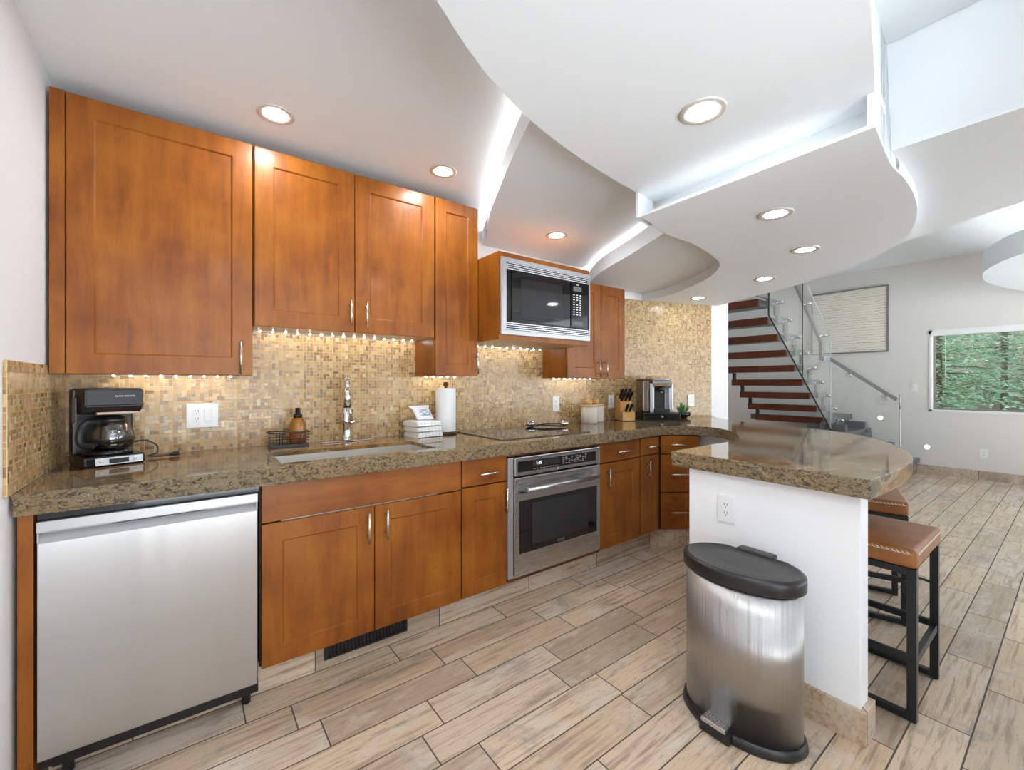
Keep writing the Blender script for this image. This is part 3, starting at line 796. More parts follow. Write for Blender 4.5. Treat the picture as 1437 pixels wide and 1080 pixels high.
t = thing('microwave_cabinet', 'deep cherry box cabinet that holds the microwave', 'cabinet', (1.873, 2.35, 1.53))
b = MB()
b.box(1.484, 2.261, 2.10, YW-.003, 1.53, 1.572, .001); b.box(1.484, 2.261, 2.10, YW-.003, 2.018, 2.057, .001)
b.box(1.484, 1.502, 2.10, YW-.003, 1.572, 2.018); b.box(2.243, 2.261, 2.10, YW-.003, 1.572, 2.018); b.box(1.502, 2.243, 2.58, YW-.003, 1.572, 2.018)
obj('body', b, M['cherry'], t)
b = MB(); b.box(1.49, 2.255, 2.12, YW-.012, 1.5292, 1.532); obj('underside', b, M['cherry_in'], t, 'pale underside')

# led strips under the wall units
def led_strip(x0, x1, z, y, n, label):
    t = thing('led_strip', label, 'light strip', ((x0+x1)/2, y, z), 'under-cabinet light strips')
    b = MB(); b.box(x0, x1, y-.006, y+.006, z-.0045, z-.001, .001); obj('rail', b, M['light_steel'], t)
    for i in range(n):
        x = x0+(i+.5)*(x1-x0)/n
        c = MB(); c.box(x-.0045, x+.0045, y-.0035, y+.0035, z-.0065, z-.004, .001); obj('led', c, M['led'], t)
led_strip(-.28, .20, 1.3055, 2.545, 9, 'light strip under the tall left wall cupboard')
led_strip(.27, 1.16, 1.5375, 2.545, 15, 'long light strip of bright dots under the double wall cupboard')
led_strip(1.20, 1.46, 1.3125, 2.545, 5, 'short light strip under the narrow wall cupboard')
led_strip(1.52, 2.22, 1.5295, 2.545, 11, 'light strip of bright dots under the microwave cabinet')
led_strip(2.30, 2.78, 1.3075, 2.545, 8, 'light strip under the cupboard right of the microwave')

# ================================================================== WORKTOP
def worktop():
    front = [(XL, 1.905), (2.2, 1.903)]
    inn = cr([(2.2, 1.903), (2.45, 1.906), (2.68, 1.925), (2.88, 1.94), (3.03, 1.865), (3.115, 1.735), (3.085, 1.60), (2.985, 1.47), (2.85, 1.36), (2.70, 1.275), (2.56, 1.222), (2.40, 1.204)], 8)
    pen = [(2.40, 1.204), (1.873, 1.204)]
    end = [(1.873, 1.204), (1.855, .438)]
    out = cr([(1.855, .438), (2.08, .431), (2.29, .432), (2.57, .459), (2.75, .505), (2.97, .59), (3.16, .69), (3.35, .82), (3.47, .94), (3.59, 1.14), (3.70, 1.50), (3.82, 1.83), (4.0, 2.08), (4.235, 2.262)], 8)
    back = [tuple(p) for p in WALL[::-1]]+[(XL, YW)]
    def sample(seg, step):
        o = []
        for a, c in zip(seg, seg[1:]):
            a, c = Vector(a[:2]), Vector(c[:2]); n = max(1, int((c-a).length/step))
            for k in range(n): o.append(a+(c-a)*k/n)
        return o
    pts = []; amp = []
    for seg, a, st in ((front, 1, .014), (inn, 1, .014), (pen, 1, .014), (end, 1, .014), (out, 0, .03), (back, 0, .2), ([(XL, YW), (XL, 1.905)], 0, .2)):
        s = sample(seg, st); pts += s; amp += [a]*len(s)
    n = len(pts)
    rows = [(0, ZC), (.0025, ZC-.004), (.005, ZC-.016), (.004, ZC-.030), (.005, ZC-.046), (.002, ZC-.060), (0, ZC-.068)]
    b = MB(); V = []
    for ri, (o, z) in enumerate(rows):
        ring = []
        for i, p in enumerate(pts):
            d = (pts[(i+1) % n]-pts[i-1]).normalized(); nn = Vector((d.y, -d.x))
            k = 0
            if amp[i]:
                k = (mnoise.noise(Vector((p.x*38, p.y*38, z*60)))*.0055+mnoise.noise(Vector((p.x*90, p.y*90, z*120)))*.003) if 0 < ri < len(rows)-1 else mnoise.noise(Vector((p.x*40, p.y*40, z*60)))*.002
            q = p+nn*(k-(0.0015 if ri in (0, len(rows)-1) else 0))
            ring.append(b.bm.verts.new((q.x, q.y, z)))
        V.append(ring)
    for A, B in zip(V, V[1:]):
        for i in range(n):
            f = b.bm.faces.new((A[i], A[(i+1) % n], B[(i+1) % n], B[i])); f.material_index = 1 if amp[i] else 0
    def rect(o): return [(.312-o, 1.985-o), (.312-o, 2.30+o), (1.015+o, 2.30+o), (1.015+o, 1.985-o)]
    hv = [[b.bm.verts.new((x, y, z)) for x, y in rect(o)] for o, z in ((0, ZC), (0, ZC-.018), (.02, ZC-.018), (.02, ZC-.068))]
    for ring, h in ((V[0], hv[0]), (V[-1], hv[3])):
        ed = []
        for L in (ring, h):
            for i in range(len(L)):
                e = b.bm.edges.get((L[i], L[(i+1) % len(L)])) or b.bm.edges.new((L[i], L[(i+1) % len(L)]))
                ed.append(e)
        bmesh.ops.triangle_fill(b.bm, edges=ed, use_beauty=True)
    for A, B in zip(hv, hv[1:]):
        for i in range(4): b.bm.faces.new((A[i], A[(i+1) % 4], B[(i+1) % 4], B[i])).material_index = 0
    return solo('countertop', b, [M['granite'], M['granite_edge']], 'brown granite worktop running along the wall and round the peninsula', 'countertop')
worktop()

t = thing('sink', 'wide undermount stainless sink set in the granite', 'sink', (.663, 2.14, .872-.2))
b = MB()
x0, x1, y0, y1, z0, z1 = .306, 1.021, 1.979, 2.306, .70, ZC-.0185
th = .003
b.box(x0-.0, x0+th, y0, y1, z0, z1); b.box(x1-th, x1, y0, y1, z0, z1); b.box(x0, x1, y0, y0+th, z0, z1); b.box(x0, x1, y1-th, y1, z0, z1); b.box(x0, x1, y0, y1, z0, z0+th)
obj('basin', b, M['sink_steel'], t)
b = MB(); b.lathe([(0, 0), (.04, 0), (.044, .003), (.04, .004), (.018, -.001+.003), (0, .002)], (.66, 2.2, z0+th)); obj('drain', b, M['chrome'], t)

# ------------------------------------------------------------------ faucet
t = thing('faucet', 'tall chrome pull-down faucet behind the sink', 'faucet', (.722, 2.51, ZC))
b = MB(); b.box(.585, .859, 2.483, 2.537, ZC, ZC+.007, .003); obj('deck_plate', b, M['chrome'], t)
b = MB(); b.lathe([(0, .007), (.030, .007), (.028, .018), (.024, .022), (.0235, .085), (.030, .10), (.031, .125), (.026, .15), (.021, .21), (.016, .225), (0, .225)], (.722, 2.51, ZC), 24); obj('body', b, M['chrome'], t)
FX, FY = .722, 2.51; fx, fy = -.25, -.968
def fp(r, z): return (FX+fx*r, FY+fy*r, ZC+z)
p = [fp(0, .22), fp(0, .30)]+[fp(.065*(1-math.cos(a)), .30+.062*math.sin(a)) for a in [PI*k/12 for k in range(1, 12)]]+[fp(.13, .295)]
b = MB(); b.tube(p, .0135, 14); obj('spout', b, M['chrome'], t)
b = MB(); b.cyl(fp(.13, .30), fp(.134, .205), .015, .022, 18); d = obj('spray_head', b, M['chrome'], t)
b = MB(); b.cyl(fp(.134, .206), fp(.1345, .196), .0205, .019, 18); obj('nozzle', b, M['black'], d, 'black nozzle ring')
b = MB(); b.sphere((FX+.020, FY-.024, ZC+.112), .022, 1, 1, .95); b.tube([(FX+.016, FY-.040, ZC+.12), (FX+.004, FY-.060, ZC+.155), (FX-.006, FY-.066, ZC+.205)], [.012, .009, .007]); obj('lever', b, M['chrome'], t)

# ------------------------------------------------------------------ soap caddy and bottle
t = thing('wire_caddy', 'black wire caddy beside the sink', 'caddy', (.42, 2.47, ZC))
b = MB(); b.box(.330, .508, 2.424, 2.516, ZC, ZC+.018, .003); obj('tray', b, M['black'], t)
b = MB()
def rr(z, o=0): return cr([(.336-o, 2.428-o, z), (.42, 2.424-o, z), (.504+o, 2.428-o, z), (.510+o, 2.47, z), (.504+o, 2.512+o, z), (.42, 2.516+o, z), (.336-o, 2.512+o, z), (.330-o, 2.47, z)], 4, True)
for z in (ZC+.032, ZC+.046, ZC+.060): b.tube(rr(z), .0014, 6, closed=True)
b.tube(rr(ZC+.078, .003), .0032, 8, closed=True)
for x in (.372, .384, .456, .468): b.cyl((x, 2.424, ZC+.015), (x, 2.422, ZC+.078), .0016, seg=6); b.cyl((x, 2.516, ZC+.015), (x, 2.518, ZC+.078), .0016, seg=6)
obj('wire_rail', b, M['black_metal'], t)
t = thing('soap_bottle', 'amber soap bottle with black cap standing in the wire caddy', 'bottle', (.463, 2.47, ZC+.0185))
c = (.463, 2.47, ZC+.0185)
b = MB(); b.lathe([(0, 0), (.037, 0), (.0405, .004), (.0405, .060)], c, 28); b.lathe([(0, .060), (.0405, .060), (.041, .075), (.038, .102), (.028, .124), (.019, .133), (0, .133)], c, 28, mi=1)
obj('bottle', b, [M['dark_amber'], M['amber']], t)
b = MB(); b.lathe([(0, .133), (.022, .133), (.023, .139), (.021, .148), (.013, .152), (.0125, .182), (0, .182)], c, 24); obj('cap', b, M['black_gloss'], t, 'black pump cap')

# ------------------------------------------------------------------ towels, pouch, kitchen roll
def towel(z, dx, dz, label):
    b = MB()
    prof = cr([(-.078, 0), (.070, 0), (.080, .010), (.080, .022), (.070, .031), (0, .033), (-.07, .031), (-.078, .026)], 4, True)
    pr = [(p[0], p[1]) for p in prof]
    n = 12; rings = []
    for k in range(n+1):
        x = -.086+.172*k/n; s = 1-.18*(abs(k-n/2)/(n/2))**6
        rings.append([b.bm.verts.new((x, -y*1.0+.002*math.sin(k*1.7+z*90), dz*zz*s/.033+.0005*math.sin(k*2.1))) for y, zz in pr])
    m = len(pr)
    for A, B in zip(rings, rings[1:]):
        for i in range(m):
            f = b.bm.faces.new((A[i], A[(i+1) % m], B[(i+1) % m], B[i])); f.smooth = True
    b.bm.faces.new(rings[0]); b.bm.faces.new(rings[-1][::-1])
    b.xf(Matrix.Translation((1.17+dx, 2.47, z)) @ Matrix.Rotation(R(6), 4, 'Z'))
    return solo('folded_towel', b, M['towel'], label, 'towel', 'folded kitchen towels')
towel(ZC+.001, .004, .034, 'folded striped white towel at the bottom of the towel stack')
towel(ZC+.0365, 0, .030, 'folded striped white towel in the middle of the towel stack')
towel(ZC+.068, -.004, .034, 'folded striped white towel on top of the stack, under the pouch')
t = thing('pouch', 'small white and blue printed pouch leaning on the towel stack', 'pouch', (1.165, 2.47, ZC+.106), local=True, rz=R(6))
b = MB(); n = 10; g = []
for i in range(n+1):
    row = []
    for j in range(n+1):
        u = -1+2*i/n; v = j/n
        th = .016*(1-u*u)**.6*math.sin(PI*min(1, v*1.05))**.6+.001 if 0 < v < 1 else .001
        x = u*(.058+.012*(v > .82))-.03*v+.008; z = .085*v; y = .035*v-.03
        row.append((x, y, z, th))
    g.append(row)
F = [[b.bm.verts.new((q[0], q[1]-q[3], q[2])) for q in r_] for r_ in g]; K = [[b.bm.verts.new((q[0], q[1]+q[3], q[2])) for q in r_] for r_ in g]
for i in range(n):
    for j in range(n):
        f = b.bm.faces.new((F[i][j], F[i+1][j], F[i+1][j+1], F[i][j+1])); f.smooth = True
        f = b.bm.faces.new((K[i][j], K[i][j+1], K[i+1][j+1], K[i+1][j])); f.smooth = True
        if i in range(3, 10) and j in (2, 3, 4): F[i][j].co  # panel
for i in range(n):
    b.bm.faces.new((F[i][0], K[i][0], K[i+1][0], F[i+1][0])); b.bm.faces.new((F[i][n], F[i+1][n], K[i+1][n], K[i][n]))
    b.bm.faces.new((F[0][i], F[0][i+1], K[0][i+1], K[0][i])); b.bm.faces.new((F[n][i], K[n][i], K[n][i+1], F[n][i+1]))
p_ = obj('bag', b, M['bag'], t)
b = MB()
def onbag(u, v): return (u*.058-.03*v+.008, .035*v-.03-.016*(1-u*u)**.6*math.sin(PI*min(1, v*1.05))**.6-.0016, .085*v)
for k in range(8):
    u0 = -.5+1.3*k/8; u1 = u0+1.3/8; top = .52+.08*math.sin(k*1.3); top2 = .52+.08*math.sin((k+1)*1.3)
    b.quad([onbag(u0, .28), onbag(min(u1, .8), .28), onbag(min(u1, .8), top2), onbag(u0, top)])
obj('printed_scene', b, M['bag_blue'], p_, 'blue landscape print')
b = MB(); text_on(b, 'CEAC', .021, (onbag(.12, .66)[0], onbag(.12, .66)[1]-.001, onbag(.12, .66)[2]), (1, 0, 0), (-.25, .36, .9)); obj('lettering', b, M['bag_purple'], p_, 'purple lettering')

t = thing('paper_towel_holder', 'dark wood paper towel holder with round base and ball top', 'holder', (1.345, 2.50, ZC))
b = MB(); b.lathe([(0, 0), (.066, 0), (.072, .004), (.072, .012), (.066, .017), (0, .017)], (1.345, 2.50, ZC), 32); obj('base', b, M['walnut'], t)
b = MB(); b.cyl((1.345, 2.5, ZC+.017), (1.345, 2.5, ZC+.31), .009); obj('post', b, M['walnut'], t)
b = MB(); b.sphere((1.345, 2.5, ZC+.321), .018); obj('ball_top', b, M['walnut'], t)
b = MB(); c = (1.345, 2.5, ZC+.018)
b.lathe([(.019, 0), (.064, 0), (.0645, .001), (.0645, .277), (.064, .278), (.019, .278), (.019, 0)], c, 40)
solo('paper_towel_roll', b, M['paper'], 'white paper towel roll on the dark wood holder', 'paper towel')

# ------------------------------------------------------------------ cooktop and utensils
t = thing('cooktop', 'flat black glass cooktop in the worktop above the oven', 'cooktop', (1.80, 2.245, ZC))
b = MB(); b.box(1.435, 2.155, 1.99, 2.51, ZC, ZC+.006, .002); obj('glass_top', b, M['black_glass'], t)
b = MB()
for x, y, r_ in ((1.62, 2.12, .085), (1.62, 2.38, .07), (1.97, 2.12, .07), (1.97, 2.38, .095)): b.lathe([(r_, .0062), (r_+.002, .0064), (r_+.003, .0062)], (x, y, ZC), 40)
obj('burner_mark', b, M['grey_print'], t)
t = thing('spoon', 'dark handled silver ladle lying left on the back of the cooktop', 'spoon', (2.12, 2.42, ZC+.0065), 'crossed serving spoons')
z = ZC+.007
b = MB(); b.tube([(2.19, 2.27, z+.010), (2.12, 2.36, z+.012), (2.06, 2.43, z+.016)], .005); obj('handle', b, M['black'], t)
b = MB(); b.sphere((2.03, 2.465, z+.022), .044, 1, .8, .5); obj('bowl', b, M['chrome'], t)
t = thing('spoon', 'dark handled silver ladle lying across the first one, bowl to the right', 'spoon', (2.14, 2.40, ZC+.0065), 'crossed serving spoons')
b = MB(); b.tube([(1.98, 2.40, z+.006), (2.1, 2.395, z+.024), (2.22, 2.35, z+.022)], .005); obj('handle', b, M['black'], t)
b = MB(); b.sphere((2.247, 2.335, z+.022), .036, 1, .9, .6); obj('bowl', b, M['chrome'], t)

# ------------------------------------------------------------------ canisters
def canister(x, y, label):
    t = thing('canister', label, 'canister', (x, y, ZC), 'whitewashed canisters')
    b = MB(); b.lathe([(0, .001), (.066, .001), (.068, .004), (.068, .135), (0, .135)], (x, y, ZC), 30); obj('jar', b, M['canister'], t)
    b = MB(); b.lathe([(0, .136), (.070, .136), (.0705, .139), (.0705, .148), (.068, .151), (0, .151)], (x, y, ZC), 30); d = obj('lid', b, M['pale_wood'], t)
    b = MB(); b.sphere((x, y, ZC+.172), .0265); obj('knob', b, M['pale_wood'], d)
canister(2.655, 2.465, 'whitewashed wooden canister in front, left of the two')
canister(2.800, 2.520, 'whitewashed wooden canister behind, next to the wall outlet')

# ------------------------------------------------------------------ knife block with knives
KB = (3.07, 2.43, ZC); krz = R(-28)
t = thing('knife_block', 'light wood knife block on the worktop', 'knife block', KB, local=True, rz=krz)
b = MB()
pr = [(-.085, 0), (.085, 0), (.10, .14), (.055, .215), (-.03, .165), (-.03, .095), (-.085, .075)]
b.plate([(-.055, y, z) for y, z in pr], (1, 0, 0), .11)
obj('block', b, M['block_wood'], t)
b = MB(); b.box(-.058, .058, -.09, .09, 0, .006); obj('foot', b, M['black'], t)
kn = [(-.036, -.012, .172), (0, -.012, .172), (.034, -.010, .172), (-.038, .022, .196), (-.005, .024, .197), (.032, .026, .198), (-.02, -.062, .084), (.015, -.062, .084)]
wh = ['lower left', 'lower middle', 'lower right', 'upper left', 'upper middle', 'upper right', 'front left', 'front right']
rot = Matrix.Translation(KB) @ Matrix.Rotation(krz, 4, 'Z')
for i, (x, y, z) in enumerate(kn):
    dirv = Vector((0, -.62, .78)).normalized(); a = Vector((x, y, z))
    L = .112 if i < 6 else .092
    b = MB()
    p = [a+dirv*(-.004), a+dirv*.012, a+dirv*(L*.5), a+dirv*(L*.85)+Vector((0, -.004, -.003)), a+dirv*L+Vector((0, -.008, -.006))]
    b.tube(p, [.009, .0125, .0115, .0135, .008], 8)
    b.xf(rot)
    k = thing('knife', 'black handled knife in the %s slot of the knife block' % wh[i], 'knife', tuple(rot @ a), 'knives in the block')
    hd = obj('handle', b, M['black_gloss'], k)
    b = MB()
    for q in (.3, .55): b.sphere(a+dirv*(L*q)+Vector((0, -.006, -.006)), .0028, seg=8)
    b.xf(rot); obj('rivet', b, M['chrome'], hd)

# ------------------------------------------------------------------ pod machine on its drawer
t = thing('pod_storage_box', 'low black pod storage box with drawer under the pod coffee machine', 'storage box', (3.40, 2.325, ZC), local=True, rz=R(-37))
b = MB(); b.box(-.165, .165, -.115, .12, 0, .066, .005); obj('case', b, M['black'], t)
b = MB(); b.box(-.158, .158, -.119, -.115, .008, .058, .002); d = obj('drawer_front', b, M['black_gloss'], t)
b = MB(); b.lathe([(0, 0), (.010, 0), (.008, .012), (0, .013)], (0, 0, 0), 16); b.xf(Matrix.Translation((0, -.119, .034)) @ Matrix.Rotation(R(90), 4, 'X')); obj('knob', b, M['silver'], d)
t = thing('pod_coffee_machine', 'silver and black pod coffee machine with side water tank', 'coffee machine', (3.40, 2.325, ZC+.0665), local=True, rz=R(-37))
b = MB(); b.box(-.10, .11, -.02, .115, 0, .25, .012, 3); obj('body', b, M['silver'], t)
b = MB(); b.box(-.045, .055, -.028, -.019, .03, .245, .004); obj('front_recess', b, M['black'], t)
b = MB(); b.box(-.10, -.062, -.10, -.015, 0, .26, .008); b.box(.072, .11, -.085, -.015, .02, .26, .008); obj('side_cheek', b, M['silver'], t)
b = MB(); b.box(-.062, .072, -.112, -.02, 0, .034, .006); d = obj('drip_tray', b, M['black'], t)
b = MB()
for k in range(7): b.box(-.05+k*.016, -.044+k*.016, -.10, -.03, .034, .0365)
obj('grate', b, M['chrome'], d)
b = MB()
hp = [(.115, .25), (-.05, .25), (-.085, .215), (-.108, .235), (-.112, .262), (-.085, .30), (-.02, .325), (.07, .325), (.115, .30)]
b.plate([(-.078, y, z) for y, z in hp], (1, 0, 0), .165); obj('brew_head', b, M['chrome'], t)
b = MB(); b.cyl((.005, -.085, .225), (.005, -.085, .185), .032, .022, 18); d = obj('pod_holder', b, M['black_gloss'], t)
b = MB(); b.cyl((.005, -.0852, .187), (.005, -.0852, .176), .012, .010, 12); obj('outlet', b, M['silver'], d)
b = MB(); b.tube([(-.085, -.06, .288), (-.06, -.103, .297), (.06, -.103, .297), (.092, -.05, .302), (.094, .05, .305)], .008, 8); obj('lift_handle', b, M['silver'], t)
b = MB(); b.box(-.163, -.103, -.085, .105, .005, .285, .014, 3); d = obj('water_tank', b, M['smoke'], t, 'smoky clear water tank')
b = MB(); b.box(-.165, -.102, -.088, .108, .284, .30, .006); obj('tank_lid', b, M['walnut'], d)

# ------------------------------------------------------------------ succulent
t = thing('succulent', 'small green aloe-like succulent growing in the black pot', 'plant', (3.735, 2.285, ZC+.05))
pc = Vector((3.735, 2.285, ZC+.05))
random.seed(5)
for ring, (nl, tilt, L) in enumerate(((9, 62, .075), (8, 42, .08), (5, 18, .085))):
    for k in range(nl):
        a = 2*PI*k/nl+ring*.35; ti = R(tilt+random.uniform(-6, 6)); L2 = L*random.uniform(.9, 1.1)
        b = MB(); dv = Vector((math.cos(a)*math.sin(ti), math.sin(a)*math.sin(ti), math.cos(ti)))
        b.tube([pc+dv*.004, pc+dv*L2*.35, pc+dv*L2*.7+Vector((0, 0, .004)), pc+dv*L2+Vector((0, 0, .012))], [.008, .0085, .006, .0008], 6)
        obj('leaf', b, M['leaf'] if (k+ring) % 3 else M['leaf_edge'], t)
t = thing('plant_pot', 'squat glossy black pot under the succulent', 'pot', (3.735, 2.285, ZC))
b = MB(); b.lathe([(0, 0), (.034, 0), (.040, .004), (.055, .022), (.060, .040), (.054, .052), (.046, .050), (.045, .046), (0, .046)], pc-Vector((0, 0, .05)), 28); d = obj('bowl', b, M['black_gloss'], t)
b = MB(); b.sphere(pc+Vector((.045, -.035, -.012)), .021); obj('side_knob', b, M['black_gloss'], d)

# ------------------------------------------------------------------ coffee maker
CM = (-.262, 2.425, ZC)
t = thing('coffee_maker', 'black drip coffee maker with glass carafe in the left corner', 'coffee maker', CM, local=True, rz=R(20))
b = MB(); b.box(-.095, .095, -.105, .09, 0, .042, .010, 3); b.lathe([(0, 0), (.075, 0), (.078, .006), (.075, .016), (0, .018)], (0, -.02, .042), 28); d = obj('base', b, M['black_gloss'], t)
b = MB(); b.plate([(-.06, -.1125, .008), (.085, -.1125, .008), (.085, -.104, .037), (-.06, -.104, .037)], (0, 1, .28), .006); p_ = obj('control_panel', b, M['silver'], d, 'silver control panel')
b = MB(); b.box(-.02, .04, -.1145, -.106, .012, .030, .002); obj('display', b, M['black_gloss'], p_)
for x in (-.043, .060):
    b = MB(); b.sphere((x, -.110, .023), .0075, 1, .5, .8, 12); obj('button', b, M['white_print'], p_)
b = MB(); b.box(-.095, .095, .035, .09, .04, .305, .008); obj('column', b, M['black'], t)
b = MB()
hp = [(.09, .205), (-.05, .205), (-.085, .215), (-.102, .24), (-.105, .302), (-.09, .308), (.085, .308)]
b.plate([(-.088, y, z) for y, z in hp], (1, 0, 0), .176); bmesh.ops.bevel(b.bm, geom=list(b.bm.edges), offset=.004, segments=2, affect='EDGES')
d = obj('brew_head', b, M['black'], t)
b = MB(); b.box(-.055, .075, -.100, -.084, .205, .2145, .002); obj('metal_band', b, M['band'], d, 'copper-toned metal band')
b = MB(); text_on(b, 'BLACK+DECKER', .0085, (.03, -.1056, .277), (1, 0, 0)); obj('lettering', b, M['white_print'], d, 'small white lettering')
b = MB(); b.box(-.0975, -.0945, -.02, .03, .17, .27, .001); d = obj('water_gauge', b, M['grey_print'], t)
c0 = (.008, -.025, .0605)
b = MB(); b.lathe([(0, 0), (.052, 0), (.066, .012), (.073, .040), (.070, .070), (.056, .100), (.046, .112), (.0445, .112), (.054, .099), (.068, .069), (.071, .040), (.064, .013), (.05, .002), (0, .002)], c0, 32); cf = obj('carafe', b, M['carafe'], t, 'clear glass carafe')
b = MB(); b.lathe([(.0475, .108), (.052, .112), (.052, .124), (.030, .136), (0, .138)], c0, 28); b.lathe([(.0735, .034), (.0745, .038), (.0735, .044), (.0725, .038), (.0735, .034)], c0, 32); obj('lid', b, M['black'], cf)
b = MB(); b.tube(cr([(-.038, -.055, .178), (-.085, -.085, .172), (-.105, -.105, .135), (-.10, -.105, .095), (-.062, -.075, .080)], 5), .0115, 10); obj('carafe_handle', b, M['black_metal'], cf)
b = MB()
for k in range(5): b.box(-.012+.0, .006-.002*(k % 2), -.0985-.0005+.004*abs(k-1.6)/2, -.0965+.004*abs(k-1.6)/2, .082+k*.014, .0835+k*.014)
obj('scale_mark', b, M['white_print'], cf)
b = MB(); b.tube(cr([(.094, .06, .07), (.14, .05, .075), (.175, .03, .05), (.165, -.005, .022), (.135, -.01, .012), (.16, -.03, .008), (.20, -.035, .010)], 6), .003, 8); cd = obj('power_cord', b, M['black'], t)
b = MB(); b.tube([(.20, -.035, .010), (.215, -.037, .012), (.235, -.04, .012)], [.006, .010, .009], 8); p_ = obj('plug', b, M['black'], cd)

# ------------------------------------------------------------------ wall plates
def plate(label, p, u, wd=.072, ht=.118, kinds=('outlet',), group='power outlets', name='outlet', cat='outlet'):
    """cover plate standing on a wall: p centre on the wall face, u direction along it"""
    t = thing(name, label, cat, p, group)
    fr = Fr((p[0], p[1]), u)
    b = MB(); b.obox(fr, -wd/2, wd/2, .0005, .006, p[2]-ht/2, p[2]+ht/2, .002); obj('cover_plate', b, M['white_plastic'], t)
    n = len(kinds)
    for i, k in enumerate(kinds):
        u0 = (i-(n-1)/2)*.046
        if k == 'outlet':
            b = MB(); b.obox(fr, u0-.0165, u0+.0165, .006, .008, p[2]-.034, p[2]+.034, .001); d = obj('socket', b, M['white_plastic'], t)
            b = MB()
            for z in (.018, -.018):
                b.obox(fr, u0-.0075, u0-.005, .008, .0084, p[2]+z-.002, p[2]+z+.008); b.obox(fr, u0+.005, u0+.0075, .008, .0084, p[2]+z-.002, p[2]+z+.008); b.obox(fr, u0-.002, u0+.002, .008, .0084, p[2]+z-.011, p[2]+z-.006)
            obj('slots', b, M['slot'], d)
        else:
            b = MB(); b.obox(fr, u0-.0165, u0+.0165, .006, .0075, p[2]-.034, p[2]+.034, .001); b.obox(fr, u0-.014, u0+.014, .0075, .011, p[2]-.030, p[2]+.030, .003); obj('rocker', b, M['white_plastic'], t)
plate('white double plate with outlet and rocker switch right of the coffee maker', (.062, YW, 1.112), (1, 0), .127, .118, ('outlet', 'switch'), None)
plate('white outlet left of the canisters above the cooktop', (2.405, YW, 1.10), (1, 0))
plate('white outlet between the canisters and the knife block', (3.085, YW-.002, 1.10), (1, -.02))
plate('white outlet on the bent mosaic wall behind the succulent', (4.0, 2.357, 1.095), (.93, -.36))
plate('white outlet on the white end of the peninsula', (1.90, .951, .715), (0, -1))
plate('white outlet low on the far grey wall', (8.36, .80, .34), (0, -1))
plate('white rocker switch on the far grey wall left of the window', (8.36, 1.475, 1.20), (0, -1), .075, .12, ('switch',), None, 'light_switch', 'switch')

# ================================================================== APPLIANCES
# dishwasher
t = thing('dishwasher', 'stainless steel dishwasher at the left end of the worktop', 'dishwasher', (-.07, 2.24, 0))
b = MB(); b.box(-.366, .224, 1.965, 2.55, .06, .866); obj('body', b, M['black'], t)
b = MB(); b.box(-.368, .226, 1.944, 1.965, .845, .869, .001); obj('top_seal', b, M['black_gloss'], t)
b = MB(); b.box(-.366, .219, 1.930, 1.965, .105, .776, .003); obj('door_panel', b, M['panel'], t)
b = MB(); b.box(-.368, .221, 1.926, 1.962, .809, .843, .003); obj('top_rail', b, M['light_steel'], t)
b = MB()
b.quad([(-.366, 1.931, .776), (.219, 1.931, .776), (.219, 1.958, .800), (-.366, 1.958, .800)])
b.quad([(-.366, 1.958, .800), (.219, 1.958, .800), (.219, 1.958, .810), (-.366, 1.958, .810)])
b.box(-.366, -.362, 1.931, 1.96, .776, .809); b.box(.215, .219, 1.931, 1.96, .776, .809)
obj('grip_recess', b, M['silver_paint'], t)
b = MB(); b.box(-.20, .06, 1.9575, 1.9595, .799, .8085); obj('shadow_slot', b, M['black'], t)
b = MB(); b.box(-.340, .226, 1.962, 1.985, .055, .104, .002); obj('kick_plate', b, M['black_gloss'], t)
for x in (-.31, .19):
    b = MB(); b.cyl((x, 2.01, 0), (x, 2.01, .06), .015); obj('foot', b, M['black'], t)
for x in (-.31, .19):
    b = MB(); b.cyl((x, 2.5, 0), (x, 2.5, .06), .015); obj('foot', b, M['black'], t)

# oven
t = thing('oven', 'built-in stainless steel wall oven under the cooktop', 'oven', (1.82, 2.2, .167))
b = MB(); b.box(1.468, 2.182, 1.975, 2.50, .172, .846); obj('body', b, M['black'], t)
b = MB(); b.box(1.434, 1.470, 1.938, 1.955, .170, .848, .002); b.box(2.176, 2.191, 1.938, 1.955, .170, .848, .002); b.box(1.470, 2.176, 1.938, 1.975, .166, .180, .002); obj('side_trim', b, M['light_steel'], t)
b = MB(); b.box(1.474, 2.172, 1.925, 1.975, .742, .848, .004); cp = obj('control_panel', b, M['steel'], t)
b = MB(); b.box(1.492, 2.135, 1.9225, 1.926, .764, .826, .001); bp = obj('control_glass', b, M['black_glass'], cp)
b = MB(); b.box(1.60, 1.81, 1.9215, 1.9225, .785, .820); obj('display', b, M['grey_glass'], bp)
b = MB(); text_on(b, '1:45', .026, (1.645, 1.9212, .804), (1, 0, 0)); obj('clock_digits', b, M['digit'], bp)
b = MB()
for i in range(9):
    for j in range(4):
        if (i*3+j) % 5 != 4: b.box(1.835+i*.0245, 1.851+i*.0245, 1.9218, 1.9226, .776+j*.0115, .7815+j*.0115)
for i in range(8): b.box(1.605+i*.025, 1.620+i*.025, 1.9218, 1.9226, .771, .775)
obj('button_marks', b, M['grey_print'], bp)
b = MB(); b.lathe([(0, 0), (.006, 0), (.006, .002), (0, .002)], (0, 0, 0), 16); b.xf(Matrix.Translation((1.80, 1.926, .753)) @ Matrix.Rotation(R(90), 4, 'X')); obj('badge', b, M['chrome'], cp)
